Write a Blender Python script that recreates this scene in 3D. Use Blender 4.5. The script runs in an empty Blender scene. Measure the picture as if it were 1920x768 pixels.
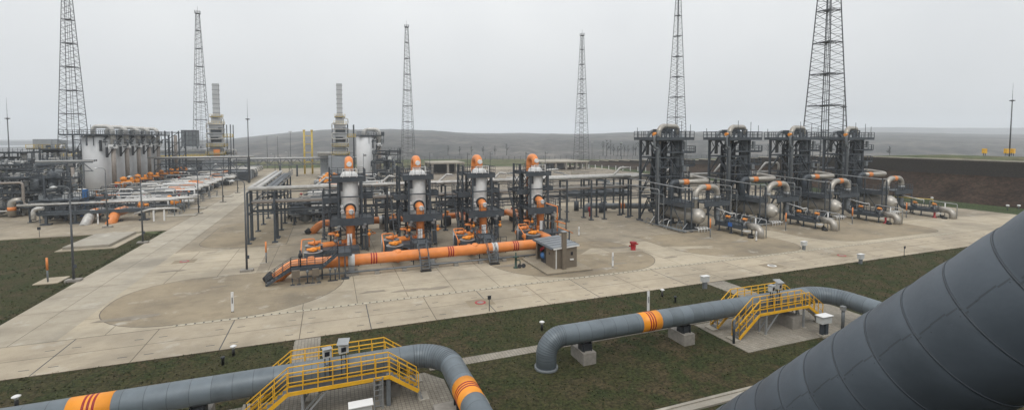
import bpy, math, random
from mathutils import Vector, Matrix
random.seed(7)
SC = bpy.context.scene
COL = SC.collection
R = math.radians
rnd = random.uniform

# ------------------------------------------------------------------ materials
def newmat(name):
    m = bpy.data.materials.new(name); m.use_nodes = True
    nt = m.node_tree; b = nt.nodes['Principled BSDF']
    return m, nt, b
def node(nt, typ, **kw):
    n = nt.nodes.new(typ)
    for k, v in kw.items(): setattr(n, k, v)
    return n
def c4(c): return (c[0], c[1], c[2], 1)
def noise(nt, scale, detail=4, rough=.55, coord='Object', src=None):
    n = node(nt, 'ShaderNodeTexNoise'); n.inputs['Scale'].default_value = scale
    n.inputs['Detail'].default_value = detail; n.inputs['Roughness'].default_value = rough
    if src is None:
        tc = node(nt, 'ShaderNodeTexCoord'); src = tc.outputs[coord]
    nt.links.new(src, n.inputs['Vector']); return n
def ramp(nt, fac, stops):
    r = node(nt, 'ShaderNodeValToRGB'); el = r.color_ramp.elements
    while len(el) < len(stops): el.new(.5)
    for e, (p, c) in zip(el, stops): e.position = p; e.color = c4(c) if len(c) == 3 else c
    nt.links.new(fac, r.inputs[0]); return r
def mixc(nt, fac, a, b, mode='MIX'):
    m = node(nt, 'ShaderNodeMix'); m.data_type = 'RGBA'; m.blend_type = mode
    if isinstance(fac, (int, float)): m.inputs[0].default_value = fac
    else: nt.links.new(fac, m.inputs[0])
    for i, x in ((6, a), (7, b)):
        if isinstance(x, tuple): m.inputs[i].default_value = c4(x)
        else: nt.links.new(x, m.inputs[i])
    return m.outputs[2]
def mth(nt, op, a, b=None, clamp=False):
    m = node(nt, 'ShaderNodeMath', operation=op, use_clamp=clamp)
    for i, x in enumerate((a, b)):
        if x is None: continue
        if isinstance(x, (int, float)): m.inputs[i].default_value = x
        else: nt.links.new(x, m.inputs[i])
    return m.outputs[0]
def bump(nt, b, h, strength=.3, dist=.02):
    n = node(nt, 'ShaderNodeBump'); n.inputs['Strength'].default_value = strength; n.inputs['Distance'].default_value = dist
    nt.links.new(h, n.inputs['Height']); nt.links.new(n.outputs[0], b.inputs['Normal'])
def paint(name, col, rough=.5, metal=0., var=.25, scale=1.5, dirt=None, dscale=.6, damt=.35):
    m, nt, b = newmat(name)
    n = noise(nt, scale, 5)
    lo = tuple(c * (1 - var) for c in col); hi = tuple(min(1, c * (1 + var * .6)) for c in col)
    out = ramp(nt, n.outputs['Fac'], [(.3, lo), (.7, hi)]).outputs[0]
    if dirt:
        d = noise(nt, dscale, 7, .65)
        f = ramp(nt, d.outputs['Fac'], [(.48, (0, 0, 0)), (.72, (damt,) * 3)]).outputs[0]
        out = mixc(nt, f, out, dirt)
    nt.links.new(out, b.inputs['Base Color'])
    b.inputs['Roughness'].default_value = rough; b.inputs['Metallic'].default_value = metal
    return m
M = {}
M['steel'] = paint('grey_steel_paint', (.05, .061, .073), .5, dirt=(.1, .095, .09))
M['steel_light'] = paint('light_grey_steel', (.15, .165, .175), .5, dirt=(.09, .085, .08))
M['galv'] = paint('galvanised', (.33, .34, .345), .4, .35, dirt=(.15, .14, .13))
M['dark'] = paint('dark_steel', (.03, .034, .04), .55)
M['black'] = paint('black_coating', (.015, .015, .016), .6)
M['orange'] = paint('orange_paint', (.72, .235, .055), .38, var=.12, dirt=(.55, .27, .15), damt=.5)
M['bandorange'] = paint('band_orange', (.85, .31, .02), .4, var=.1)
M['orange_deep'] = paint('orange_actuator', (.78, .27, .025), .45, var=.25, dirt=(.4, .14, .03))
M['red'] = paint('red_paint', (.33, .008, .014), .4)
M['yellow'] = paint('yellow_paint', (.78, .42, .02), .45, var=.12, dirt=(.5, .3, .06))
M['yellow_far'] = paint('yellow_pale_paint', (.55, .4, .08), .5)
M['white'] = paint('white_paint', (.7, .7, .69), .45, var=.08, dirt=(.5, .48, .44), dscale=.8, damt=.4)
M['tankwhite'] = paint('white_tank_paint', (.68, .69, .7), .5, var=.05, scale=.4, dirt=(.5, .5, .49), dscale=.3, damt=.4)
M['insul'] = paint('white_insulation', (.5, .49, .465), .42, .2, var=.2, dirt=(.24, .22, .2), dscale=1.2, damt=.6)
M['stain'] = paint('stainless_cladding', (.38, .355, .315), .36, .45, var=.2, dirt=(.25, .22, .18), dscale=.7, damt=.6)
M['drum'] = paint('drum_cladding', (.46, .435, .39), .34, .35, var=.22, scale=.8, dirt=(.24, .21, .17), dscale=.5, damt=.7)
M['tan'] = paint('tan_cladding', (.27, .235, .205), .5, .2, var=.15)
M['blue'] = paint('blue_paint', (.03, .12, .3), .45)
M['green'] = paint('dark_green_paint', (.01, .05, .035), .5)
M['concblock'] = paint('concrete_block', (.27, .25, .22), .85, var=.25, scale=3, dirt=(.1, .09, .08))
M['tanmetal'] = paint('tan_sheet_metal', (.19, .16, .125), .5, .25, var=.12, dirt=(.14, .1, .07), dscale=2)
M['roofmetal'] = paint('roof_sheet', (.22, .24, .26), .4, .3, var=.15, scale=2, dirt=(.2, .2, .2), dscale=1.5)
M['building'] = paint('grey_building_panel', (.24, .26, .28), .6, var=.1)
M['cabinet'] = paint('grey_cabinet', (.5, .51, .5), .5, var=.08, dirt=(.3, .28, .25), dscale=2)
M['glass'] = paint('dark_screen', (.02, .022, .03), .15)
M['lampglass'] = paint('lamp_glass', (.7, .7, .68), .2)
M['signblue'] = paint('blue_sign', (.04, .14, .45), .5)
M['lattice'] = paint('tower_galvanised', (.085, .092, .1), .6)
M['towerwhite'] = paint('stack_cladding', (.45, .46, .47), .5, var=.1, scale=.6, dirt=(.32, .32, .31), dscale=.5)
M['skin'] = paint('skin', (.5, .3, .22), .6)

def cladding(name, col, L, seam_v, vlen, width=.012, dark=.7):
    """metal jacket: ring laps every L metres of u, one long lap at v = seam_v, per-sheet tone"""
    m, nt, b = newmat(name)
    tc = node(nt, 'ShaderNodeTexCoord'); sx = node(nt, 'ShaderNodeSeparateXYZ'); nt.links.new(tc.outputs['UV'], sx.inputs[0])
    u = mth(nt, 'DIVIDE', sx.outputs[0], L)
    fl = mth(nt, 'FLOOR', u); fr = mth(nt, 'FRACT', u)
    ring = mth(nt, 'LESS_THAN', fr, width / L * 2)
    step = mth(nt, 'FRACT', fr, None)
    odd = mth(nt, 'FRACT', mth(nt, 'MULTIPLY', fl, .5))
    off = mth(nt, 'MULTIPLY', fr, .08)
    dv = mth(nt, 'ABSOLUTE', mth(nt, 'SUBTRACT', mth(nt, 'SUBTRACT', sx.outputs[1], seam_v), off))
    lon = mth(nt, 'LESS_THAN', dv, width * 1.1)
    lines = mth(nt, 'MAXIMUM', ring, lon)
    wn = node(nt, 'ShaderNodeTexWhiteNoise', noise_dimensions='1D'); nt.links.new(fl, wn.inputs['W'])
    n = noise(nt, 1.2, 7, .6); n2 = noise(nt, 9, 4, .6)
    a = ramp(nt, n.outputs['Fac'], [(.3, tuple(c * .78 for c in col)), (.72, tuple(c * 1.18 for c in col))]).outputs[0]
    a = mixc(nt, mth(nt, 'MULTIPLY', wn.outputs[0], .5), a, tuple(c * 1.45 for c in col))
    spots = ramp(nt, n2.outputs['Fac'], [(.66, (0, 0, 0)), (.74, (.35,) * 3)]).outputs[0]
    a = mixc(nt, spots, a, tuple(c * 1.5 for c in col))
    a = mixc(nt, mth(nt, 'MULTIPLY', lines, dark), a, (.03, .033, .037))
    nt.links.new(a, b.inputs['Base Color'])
    b.inputs['Metallic'].default_value = .2; b.inputs['Roughness'].default_value = .45
    h = mth(nt, 'ADD', mth(nt, 'MULTIPLY', ring, 1.0), mth(nt, 'MULTIPLY', fr, .35))
    h = mth(nt, 'ADD', h, mth(nt, 'MULTIPLY', n.outputs['Fac'], .5))
    h = mth(nt, 'ADD', h, mth(nt, 'MULTIPLY', noise(nt, 2.6, 3, .5).outputs['Fac'], 1.2)); bump(nt, b, h, .6, .016)
    return m
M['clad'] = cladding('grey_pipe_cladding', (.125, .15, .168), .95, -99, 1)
M['cladbig'] = None

def concrete(name, col, bw, bh, ox, oy, stain=.5, joint=.035, tone=.12):
    m, nt, b = newmat(name)
    tc = node(nt, 'ShaderNodeTexCoord'); mp = node(nt, 'ShaderNodeMapping'); nt.links.new(tc.outputs['Object'], mp.inputs[0])
    mp.inputs['Location'].default_value = (-ox, -oy, 0)
    big = noise(nt, .12, 8, .62); mid = noise(nt, .9, 7, .65); fine = noise(nt, 14, 5, .7)
    wave = noise(nt, .05, 3, .5)
    a = ramp(nt, big.outputs['Fac'], [(.36, tuple(c * (1 - stain * .4) for c in col)), (.5, col), (.63, tuple(min(1, c * 1.16) for c in col))]).outputs[0]
    a = mixc(nt, ramp(nt, mid.outputs['Fac'], [(.48, (0, 0, 0)), (.64, (.42 * stain,) * 3)]).outputs[0], a, (col[0] * .62, col[1] * .57, col[2] * .5))
    a = mixc(nt, ramp(nt, wave.outputs['Fac'], [(.5, (0, 0, 0)), (.7, (.35 * stain,) * 3)]).outputs[0], a, (col[0] * .8, col[1] * .7, col[2] * .52))
    wht = noise(nt, .33, 6, .7); a = mixc(nt, ramp(nt, wht.outputs['Fac'], [(.58, (0, 0, 0)), (.68, (.4 * stain,) * 3)]).outputs[0], a, (.62, .59, .52))
    mp2 = node(nt, 'ShaderNodeMapping'); nt.links.new(tc.outputs['Object'], mp2.inputs[0]); mp2.inputs['Scale'].default_value = (.06, .32, 1)
    st = noise(nt, 1.6, 8, .72, src=mp2.outputs[0]); a = mixc(nt, ramp(nt, st.outputs['Fac'], [(.54, (0, 0, 0)), (.62, (.3 * stain,) * 3)]).outputs[0], a, (col[0] * .5, col[1] * .46, col[2] * .42))
    a = mixc(nt, .12, a, ramp(nt, fine.outputs['Fac'], [(.3, (.12, .11, .1)), (.7, (.62, .6, .56))]).outputs[0])
    if bw:
        br = node(nt, 'ShaderNodeTexBrick'); br.offset = 0; br.squash = 1
        nt.links.new(mp.outputs[0], br.inputs['Vector'])
        br.inputs['Scale'].default_value = 1; br.inputs['Brick Width'].default_value = bw; br.inputs['Row Height'].default_value = bh
        br.inputs['Mortar Size'].default_value = joint; br.inputs['Mortar Smooth'].default_value = .1
        br.inputs['Color1'].default_value = (1 - tone,) * 3 + (1,); br.inputs['Color2'].default_value = (1, 1, 1, 1)
        br.inputs['Mortar'].default_value = (.34, .32, .3, 1)
        a = mixc(nt, 1., a, br.outputs['Color'], 'MULTIPLY')
    nt.links.new(a, b.inputs['Base Color']); b.inputs['Roughness'].default_value = .85
    bump(nt, b, fine.outputs['Fac'], .25, .01)
    return m
M['road'] = concrete('road_concrete', (.4, .335, .238), 5.2, 3.02, -18, 38.2, .7, .035)
M['apron'] = concrete('apron_concrete', (.3, .25, .175), 6.1, 6.0, -19, 44.3, 1., .025)
M['light'] = concrete('light_concrete', (.42, .358, .258), 4.6, 4.4, -2.5, 44.3, .7, .03)
M['pad'] = concrete('pad_concrete', (.255, .202, .125), 0, 0, 0, 0, 1.)
M['damp0'] = paint('joint_sealant', (.12, .1, .08), .9)
M['slab'] = concrete('slab_concrete', (.33, .3, .245), 0, 0, 0, 0, .8)
M['dirt'] = concrete('yard_dirt', (.2, .165, .12), 0, 0, 0, 0, 1.2)
M['paver'] = concrete('paver_blocks', (.29, .262, .212), .22, .22, 0, 0, .9, .012, .18)

def grass(name, cols, s1, s2, hgt=.3):
    m, nt, b = newmat(name)
    n1 = noise(nt, s1, 10, .72); n2 = noise(nt, s2, 8, .75); n3 = noise(nt, s1 * .22, 5, .6); n4 = noise(nt, s2 * 1.9, 6, .7)
    a = ramp(nt, n1.outputs['Fac'], [(.4, cols[0]), (.47, cols[1]), (.53, cols[2]), (.6, cols[3])]).outputs[0]
    a = mixc(nt, ramp(nt, n3.outputs['Fac'], [(.46, (0, 0, 0)), (.56, (.6,) * 3)]).outputs[0], a, cols[1])
    a = mixc(nt, 1., a, ramp(nt, n2.outputs['Fac'], [(.38, (.45, .45, .45)), (.5, (.95, .95, .95)), (.62, (1.6, 1.55, 1.45))]).outputs[0], 'MULTIPLY')
    a = mixc(nt, ramp(nt, n4.outputs['Fac'], [(.6, (0, 0, 0)), (.68, (.7,) * 3)]).outputs[0], a, cols[4])
    nt.links.new(a, b.inputs['Base Color']); b.inputs['Roughness'].default_value = .95
    b.inputs['Specular IOR Level'].default_value = .15
    bump(nt, b, n2.outputs['Fac'], .9, .08)
    return m
M['lawn'] = grass('lawn_grass', [(.029, .039, .014), (.041, .045, .018), (.052, .044, .022), (.068, .055, .031), (.15, .13, .088)], .5, 5)
M['field'] = grass('field_grass', [(.05, .065, .03), (.08, .1, .045), (.11, .1, .06), (.15, .13, .08), (.16, .14, .1)], .02, .4)
M['bank'] = grass('brown_bank', [(.02, .014, .01), (.032, .021, .015), (.04, .026, .019), (.048, .034, .024), (.045, .04, .028)], .15, 1.5)
M['bankgrass'] = grass('green_bank', [(.03, .045, .02), (.045, .065, .025), (.05, .06, .03), (.07, .08, .04), (.09, .09, .06)], .3, 3)
M['hill'] = grass('hill_scrub', [(.04, .044, .042), (.07, .068, .064), (.1, .094, .088), (.135, .125, .115), (.15, .14, .13)], .0045, .035)
def stonewall():
    m, nt, b = newmat('gabion_stone')
    tc = node(nt, 'ShaderNodeTexCoord'); mp = node(nt, 'ShaderNodeMapping'); nt.links.new(tc.outputs['Object'], mp.inputs[0])
    mp.inputs['Rotation'].default_value = (R(90), 0, R(90))
    br = node(nt, 'ShaderNodeTexBrick'); br.offset = .5; nt.links.new(mp.outputs[0], br.inputs['Vector'])
    br.inputs['Scale'].default_value = 1; br.inputs['Brick Width'].default_value = 2.0; br.inputs['Row Height'].default_value = .95
    br.inputs['Mortar Size'].default_value = .05
    br.inputs['Color1'].default_value = (.036, .03, .025, 1); br.inputs['Color2'].default_value = (.07, .06, .05, 1); br.inputs['Mortar'].default_value = (.03, .028, .026, 1)
    n = noise(nt, 3, 8, .7)
    a = mixc(nt, 1., br.outputs['Color'], ramp(nt, n.outputs['Fac'], [(.3, (.5, .5, .5)), (.7, (1.2, 1.2, 1.2))]).outputs[0], 'MULTIPLY')
    nt.links.new(a, b.inputs['Base Color']); b.inputs['Roughness'].default_value = .9
    return m
M['stone'] = stonewall()

# ------------------------------------------------------------------ mesh builder
class MB:
    def __init__(s): s.v = []; s.f = []; s.uv = []; s.sm = []
    def face(s, idx, uv=None, smooth=False):
        s.f.append(tuple(idx)); s.uv.append(uv or [(0, 0)] * len(idx)); s.sm.append(smooth)
    def box(s, x0, x1, y0, y1, z0, z1):
        b = len(s.v)
        s.v += [(x, y, z) for z in (z0, z1) for y in (y0, y1) for x in (x0, x1)]
        for q in ((0, 2, 3, 1), (4, 5, 7, 6), (0, 1, 5, 4), (2, 6, 7, 3), (0, 4, 6, 2), (1, 3, 7, 5)):
            s.face([b + i for i in q])
        return s
    def cbox(s, cx, cy, z0, wx, wy, h, rot=0):
        b = len(s.v); c, n = math.cos(rot), math.sin(rot)
        for z in (z0, z0 + h):
            for y in (-wy / 2, wy / 2):
                for x in (-wx / 2, wx / 2): s.v.append((cx + x * c - y * n, cy + x * n + y * c, z))
        for q in ((0, 2, 3, 1), (4, 5, 7, 6), (0, 1, 5, 4), (2, 6, 7, 3), (0, 4, 6, 2), (1, 3, 7, 5)):
            s.face([b + i for i in q])
        return s
    def bar(s, p, q, w, h=None):
        h = h or w; p = Vector(p); q = Vector(q); d = (q - p)
        if d.length < 1e-6: return s
        d.normalize(); up = Vector((0, 0, 1)) if abs(d.z) < .95 else Vector((1, 0, 0))
        a = d.cross(up).normalized(); c = a.cross(d)
        b = len(s.v)
        for o in (p, q):
            for i, j in ((-1, -1), (1, -1), (1, 1), (-1, 1)): s.v.append(tuple(o + a * (i * w / 2) + c * (j * h / 2)))
        for k in range(4): s.face([b + k, b + (k + 1) % 4, b + 4 + (k + 1) % 4, b + 4 + k])
        s.face([b + 3, b + 2, b + 1, b]); s.face([b + 4, b + 5, b + 6, b + 7]); return s
    def line(s, pts, w):
        for i in range(len(pts) - 1): s.bar(pts[i], pts[i + 1], w)
        return s
    def tube(s, pts, r, n=12, cap=True, us=None, v0=0., smooth=True):
        """round tube through pts; uv: u = metres along, v = metres round"""
        P = [Vector(p) for p in pts]; N = len(P)
        rs = r if isinstance(r, (list, tuple)) else [r] * N
        T = []
        for i in range(N):
            a = P[min(i + 1, N - 1)] - P[max(i - 1, 0)]; T.append(a.normalized())
        ref = Vector((0, 0, 1)) if abs(T[0].z) < .9 else Vector((1, 0, 0))
        x = T[0].cross(ref).normalized(); fr = []
        for i in range(N):
            if i: x = (x - T[i] * x.dot(T[i])).normalized()
            fr.append((x.copy(), x.cross(T[i]).normalized()))
        if us is None:
            us = [0]
            for i in range(1, N): us.append(us[-1] + (P[i] - P[i - 1]).length)
        b = len(s.v)
        for i in range(N):
            for k in range(n):
                a = 2 * math.pi * k / n
                s.v.append(tuple(P[i] + (fr[i][0] * math.cos(a) + fr[i][1] * math.sin(a)) * rs[i]))
        for i in range(N - 1):
            for k in range(n):
                k2 = (k + 1) % n
                va = 2 * math.pi * k / n * rs[i] + v0; vb = 2 * math.pi * (k + 1) / n * rs[i] + v0
                s.face([b + i * n + k, b + (i + 1) * n + k, b + (i + 1) * n + k2, b + i * n + k2],
                       [(us[i], va), (us[i + 1], va), (us[i + 1], vb), (us[i], vb)], smooth)
        if cap:
            s.face([b + k for k in range(n)]); s.face([b + (N - 1) * n + k for k in reversed(range(n))])
        return s
    def cyl(s, p, q, r, n=14): return s.tube([p, q], r, n)
    def pipe(s, pts, r, Rb=None, n=12, seg=6, gore=1., cap=True, u0=0.):
        """pipe with rounded bends at the corner points"""
        Rb = Rb or r * 3; P = [Vector(p) for p in pts]; out = [P[0]]; us = [u0]
        for i in range(1, len(P) - 1):
            a = (P[i - 1] - P[i]); c = (P[i + 1] - P[i]); la, lc = a.length, c.length; a.normalize(); c.normalize()
            ang = a.angle(c); t = min(Rb / math.tan(ang / 2), la * .499, lc * .499); rr = t * math.tan(ang / 2)
            s0 = P[i] + a * t; bis = (a + c)
            if bis.length < 1e-4: continue
            cen = P[i] + bis.normalized() * (rr / math.sin(ang / 2)); tot = math.pi - ang
            us.append(us[-1] + (s0 - out[-1]).length); out.append(s0)
            v1 = s0 - cen; ax = v1.cross((P[i] + c * t) - cen).normalized()
            for k in range(1, seg + 1):
                p = cen + Matrix.Rotation(tot * k / seg, 3, ax) @ v1
                us.append(us[-1] + (p - out[-1]).length * gore); out.append(p)
        us.append(us[-1] + (P[-1] - out[-1]).length); out.append(P[-1])
        s.last = (out, us); return s.tube(out, r, n, cap, us)
    def lathe(s, c, prof, n=20, axis='z', smooth=True):
        """prof = [(radius, along)] around an axis through c"""
        b = len(s.v); c = Vector(c)
        for (r, h) in prof:
            for k in range(n):
                a = 2 * math.pi * k / n; x, y = r * math.cos(a), r * math.sin(a)
                o = {'z': (x, y, h), 'x': (h, x, y), 'y': (y, h, x)}[axis]
                s.v.append(tuple(c + Vector(o)))
        for i in range(len(prof) - 1):
            for k in range(n):
                k2 = (k + 1) % n
                s.face([b + i * n + k, b + i * n + k2, b + (i + 1) * n + k2, b + (i + 1) * n + k],
                       [(prof[i][1], k / n), (prof[i][1], (k + 1) / n), (prof[i + 1][1], (k + 1) / n), (prof[i + 1][1], k / n)], smooth)
        s.face([b + k for k in reversed(range(n))]); s.face([b + (len(prof) - 1) * n + k for k in range(n)])
        return s
    def sheet(s, pts, z):
        b = len(s.v); s.v += [(x, y, z) for x, y in pts]; s.face(range(b, b + len(pts))); return s
    def slabpoly(s, pts, z0, z1):
        n = len(pts); b = len(s.v)
        s.v += [(x, y, z0) for x, y in pts] + [(x, y, z1) for x, y in pts]
        s.face([b + n + i for i in range(n)]); s.face([b + i for i in reversed(range(n))])
        for i in range(n): j = (i + 1) % n; s.face([b + i, b + j, b + n + j, b + n + i])
        return s
    def rail(s, pts, h=1.1, sp=1.3, w=.05, mids=(.55,), toe=True):
        """guard rail above the polyline pts (x, y, z)"""
        for k in [h] + [h * m for m in mids]:
            for i in range(len(pts) - 1):
                a, b = pts[i], pts[i + 1]; s.bar((a[0], a[1], a[2] + k), (b[0], b[1], b[2] + k), w if k == h else w * .8)
        for i in range(len(pts) - 1):
            a, b = Vector(pts[i]), Vector(pts[i + 1]); n = max(1, round((b - a).length / sp))
            for k in range(n + (i == len(pts) - 2)):
                p = a.lerp(b, k / n); s.bar(p, p + Vector((0, 0, h)), w)
            if toe: s.bar(a + Vector((0, 0, .08)), b + Vector((0, 0, .08)), .03, .16)
        return s
    def build(s, name, mat, parent=None, loc=None):
        if not s.f: return None
        me = bpy.data.meshes.new(name)
        root = parent
        if loc is not None: off = Vector(loc)
        elif parent is not None: off = Vector(parent['_o'])
        else: off = Vector((0, 0, 0))
        me.from_pydata([(a - off.x, b - off.y, c - off.z) for a, b, c in s.v], [], s.f)
        uvl = me.uv_layers.new(name='UVMap'); flat = [x for f in s.uv for t in f for x in t]
        uvl.data.foreach_set('uv', flat)
        me.polygons.foreach_set('use_smooth', s.sm)
        me.materials.append(M[mat] if isinstance(mat, str) else mat); me.update()
        o = bpy.data.objects.new(name, me); COL.objects.link(o)
        if parent is not None: o.parent = parent; OFF[o.name] = tuple(off); o['_o'] = tuple(off)
        else: o.location = off
        return o
OFF = {}
def tag(o, label, cat, group=None, kind=None):
    if label: o['label'] = label
    if cat: o['category'] = cat
    if group: o['group'] = group
    if kind: o['kind'] = kind
    return o
def thing(name, label, cat, loc, group=None):
    o = bpy.data.objects.new(name, None); COL.objects.link(o); o.location = loc; o['_o'] = tuple(loc); o.empty_display_size = .2
    return tag(o, label, cat, group)
def dup(root, d, label, rot=0, scale=None):
    r = root.copy(); COL.objects.link(r); r.scale = (1, 1, 1); r.location = Vector(root.location) + Vector(d); r['label'] = label
    if rot: r.rotation_euler = (0, 0, rot)
    if scale: r.scale = scale
    for ch in KIDS.get(root.name, []) or [c for c in root.children]:
        c = ch.copy(); COL.objects.link(c); c.parent = r
        for g in ch.children:
            e = g.copy(); COL.objects.link(e); e.parent = c
    return r
KIDS = {}
def struct(o, kind='structure'): o['kind'] = kind; return o
def one(mb, name, mat, label, cat, loc, group=None): return tag(mb.build(name, mat, loc=loc), label, cat, group)

# ------------------------------------------------------------------ camera
A = R(21)
cam = bpy.data.cameras.new('camera'); co = bpy.data.objects.new('camera', cam); COL.objects.link(co)
H = 15.; co.location = (0, 0, H)
pitch = math.atan2(46, 890)
co.rotation_euler = (math.pi / 2 - pitch, 0, -A)
cam.sensor_width = 36; cam.lens = 36 * 890 / 1920; cam.shift_y = -79 / 1920
cam.clip_start = .1; cam.clip_end = 20000
SC.camera = co
def fromcam(u, D, z=0):
    """site point at forward distance D and picture column u (used once, to survey positions)"""
    lat = (u - 960) / 890 * D
    return (lat * math.cos(A) + D * math.sin(A), -lat * math.sin(A) + D * math.cos(A), z)

# ------------------------------------------------------------------ ground
g = MB(); n = 48
g.sheet([(345 * math.cos(2 * math.pi * k / n), 345 * math.sin(2 * math.pi * k / n)) for k in range(n)], -.08)
struct(g.build('ground', 'field'))
g = MB(); g.sheet([(-160, -60), (126, -60), (126, 38.2), (-60, 38.2), (-160, 38.2)], -.045)
struct(g.build('lawn', 'lawn'))
def rrect(x0, x1, y0, y1, rr, seg=10):
    """rounded rectangle; rr = radii for (x0y0, x1y0, x1y1, x0y1)"""
    out = []
    for (cx, cy, a0, r) in ((x0, y0, 180, rr[0]), (x1, y0, 270, rr[1]), (x1, y1, 0, rr[2]), (x0, y1, 90, rr[3])):
        sx = 1 if cx == x0 else -1; sy = 1 if cy == y0 else -1
        if r <= 0: out.append((cx, cy)); continue
        for k in range(seg + 1):
            a = R(a0 + 90 * k / seg); out.append((cx + sx * r + r * math.cos(a), cy + sy * r + r * math.sin(a)))
    return out
g = MB(); g.slabpoly([(-180, 92), (-25, 92), (-25, 44.2), (126, 44.2), (126, 92), (24, 94), (24, 260), (-180, 260)], -.2, 0)
struct(g.build('apron', 'apron'))
g = MB(); g.slabpoly(rrect(-90, -25, 38.2, 91.5, (0, 0, 5, 0)), -.3, -.02)
struct(g.build('lawn', 'lawn'))
g = MB(); g.slabpoly([(-90, 38.2), (126, 38.2), (126, 44.25), (-25, 44.25), (-25, 44.2), (-90, 44.2)], -.2, .006)
struct(g.build('road', 'road'))
# the lawn west of the road covers the strip
g = MB(); g.slabpoly([(-90, 38.1), (-25.1, 38.1), (-25.1, 60), (-90, 60)], -.3, .012)
struct(g.build('lawn', 'lawn'))
g = MB(); g.slabpoly([(-25, 44.25), (-19.2, 44.25), (-19.2, 235), (-25, 235)], -.2, .007)
struct(g.build('road', concrete('side_road_concrete', (.385, .34, .262), 3.0, 7.5, -25, 44.3, .8, .03)))
g = MB(); g.sheet([(-19.2, 44.25), (126, 44.25), (126, 52), (108, 54), (60, 57), (44, 57), (16, 57), (2, 57), (-8, 57), (-8, 73), (-19.2, 73)], .004)
struct(g.build('pavement', 'light'))
g, ge = MB(), MB()
for P_ in (rrect(-18.9, 1.2, 44.75, 59, (7, 9, 0, 6)), rrect(17.5, 38.5, 44.75, 60, (9, 7, 4, 0)), rrect(43, 62, 44.9, 60, (8, 5, 0, 0)), rrect(67, 94, 46, 60, (6, 4, 0, 0)), rrect(-17.6, -6, 74, 96, (5, 0, 0, 5))):
    g.sheet(P_, .009)
    for a_, b_ in zip(P_, P_[1:] + P_[:1]): ge.bar((*a_, .005), (*b_, .005), .07, .016)
struct(ge.build('pavement_joints', 'damp0'))
struct(g.build('pavement', 'pad'))
g = MB(); g.sheet([(30, 53.5), (48, 50.5), (50, 51.2), (33, 56)], .013); g.sheet([(20, 100), (22, 94), (126, 92.3), (126, 97), (24, 99)], -.03)
struct(g.build('pavement', 'light'))
g = MB(); g.sheet([(20, 96), (126, 92), (140, 120), (140, 230), (60, 245), (20, 245)], -.05)
struct(g.build('dirt_yard', 'dirt'))
g = MB(); rr_ = random.Random(12)
for k in range(34):
    x, y = rr_.uniform(-18, 60), rr_.uniform(45.5, 56) if k % 2 else rr_.uniform(60, 74); w_ = rr_.uniform(.3, 1.3); pts_ = []
    for q in range(9): a_ = 2 * math.pi * q / 9; pts_.append((x + w_ * rr_.uniform(.6, 1.3) * math.cos(a_) * 1.8, y + w_ * rr_.uniform(.4, 1.1) * math.sin(a_) * .6))
    g.sheet(pts_, .0135 + .0004 * k)
M['damp'] = concrete('damp_stain', (.22, .185, .135), 0, 0, 0, 0, 1.)
g.build('damp_stains', 'damp')['kind'] = 'stuff'
# slot drain: strip with cast slots
m, nt, b = newmat('slot_drain'); tc = node(nt, 'ShaderNodeTexCoord'); sx = node(nt, 'ShaderNodeSeparateXYZ'); nt.links.new(tc.outputs['Object'], sx.inputs[0])
fx = mth(nt, 'FRACT', mth(nt, 'DIVIDE', sx.outputs[0], .62)); fy = mth(nt, 'ABSOLUTE', mth(nt, 'SUBTRACT', sx.outputs[1], 44.5))
k = mth(nt, 'MULTIPLY', mth(nt, 'LESS_THAN', fx, .2), mth(nt, 'LESS_THAN', fy, .13))
nn = noise(nt, 2, 5)
a = mixc(nt, k, ramp(nt, nn.outputs['Fac'], [(.3, (.3, .27, .2)), (.7, (.47, .42, .33))]).outputs[0], (.05, .045, .04)); nt.links.new(a, b.inputs['Base Color']); b.inputs['Roughness'].default_value = .9
M['slot'] = m
g = MB(); g.box(-12, 92, 44.28, 44.72, -.1, .02); struct(g.build('slot_drain', 'slot'))
# joint seal marks beside the transverse joints
g = MB()
for j in range(26):
    x = -18 + 5.2 * j
    for y in (39.3, 42.4):
        for sgn in (-1, 1): g.cbox(x + sgn * .75, y, -.05, .55, .07, .062, R(rnd(-3, 3)))
    if j % 2 == 0 and j < 14: g.box(x - .035, x + .035, 38.3, 44.1, -.05, .0105)
struct(g.build('pavement_joints', 'dark'))
# paths and paved islands on the lawn
g = MB(); g.box(-2.7, -.9, 29.4, 38.15, -.2, -.01); g.box(36.2, 38.6, 28.4, 38.15, -.2, -.01); g.box(5.8, 34, 29.95, 30.9, -.2, -.008)
struct(g.build('path', 'paver'))
g = MB(); g.slabpoly([(-9.5, 22), (6.4, 22), (6.4, 28.5), (5.4, 29.8), (-9.5, 29.4)], -.2, -.004)
g.slabpoly([(27.2, 24.5), (42, 24.5), (42, 29.8), (27.2, 29.8)], -.2, -.004)
struct(g.build('paved_island', 'paver'))
g = MB(); g.box(13, 30, 20.75, 20.95, -.2, .06); g.box(13, 30, 20.2, 20.38, -.2, .06); g.box(13, 30, 20.38, 20.75, -.2, .0)
struct(g.build('drain_channel', 'slab'))
for (x0, x1, y0, y1, lab) in ((-34.2, -27.6, 79.4, 90.5, 0), (-28.7, -26.6, 62.2, 64.8, 0)):
    g = MB(); g.slabpoly(rrect(x0, x1, y0, y1, (.1,) * 4, 2), -.2, .06); struct(g.build('pavement', 'light'))
    if x1 - x0 > 4: g = MB(); g.slabpoly([(x0 + .5, y0 + .9), (x1 - 1.0, y0 + .9), (x1 - 1.0, y1 - .4), (x0 + .5, y1 - .4)], 0, .42); struct(g.build('pavement', 'slab'))
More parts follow.
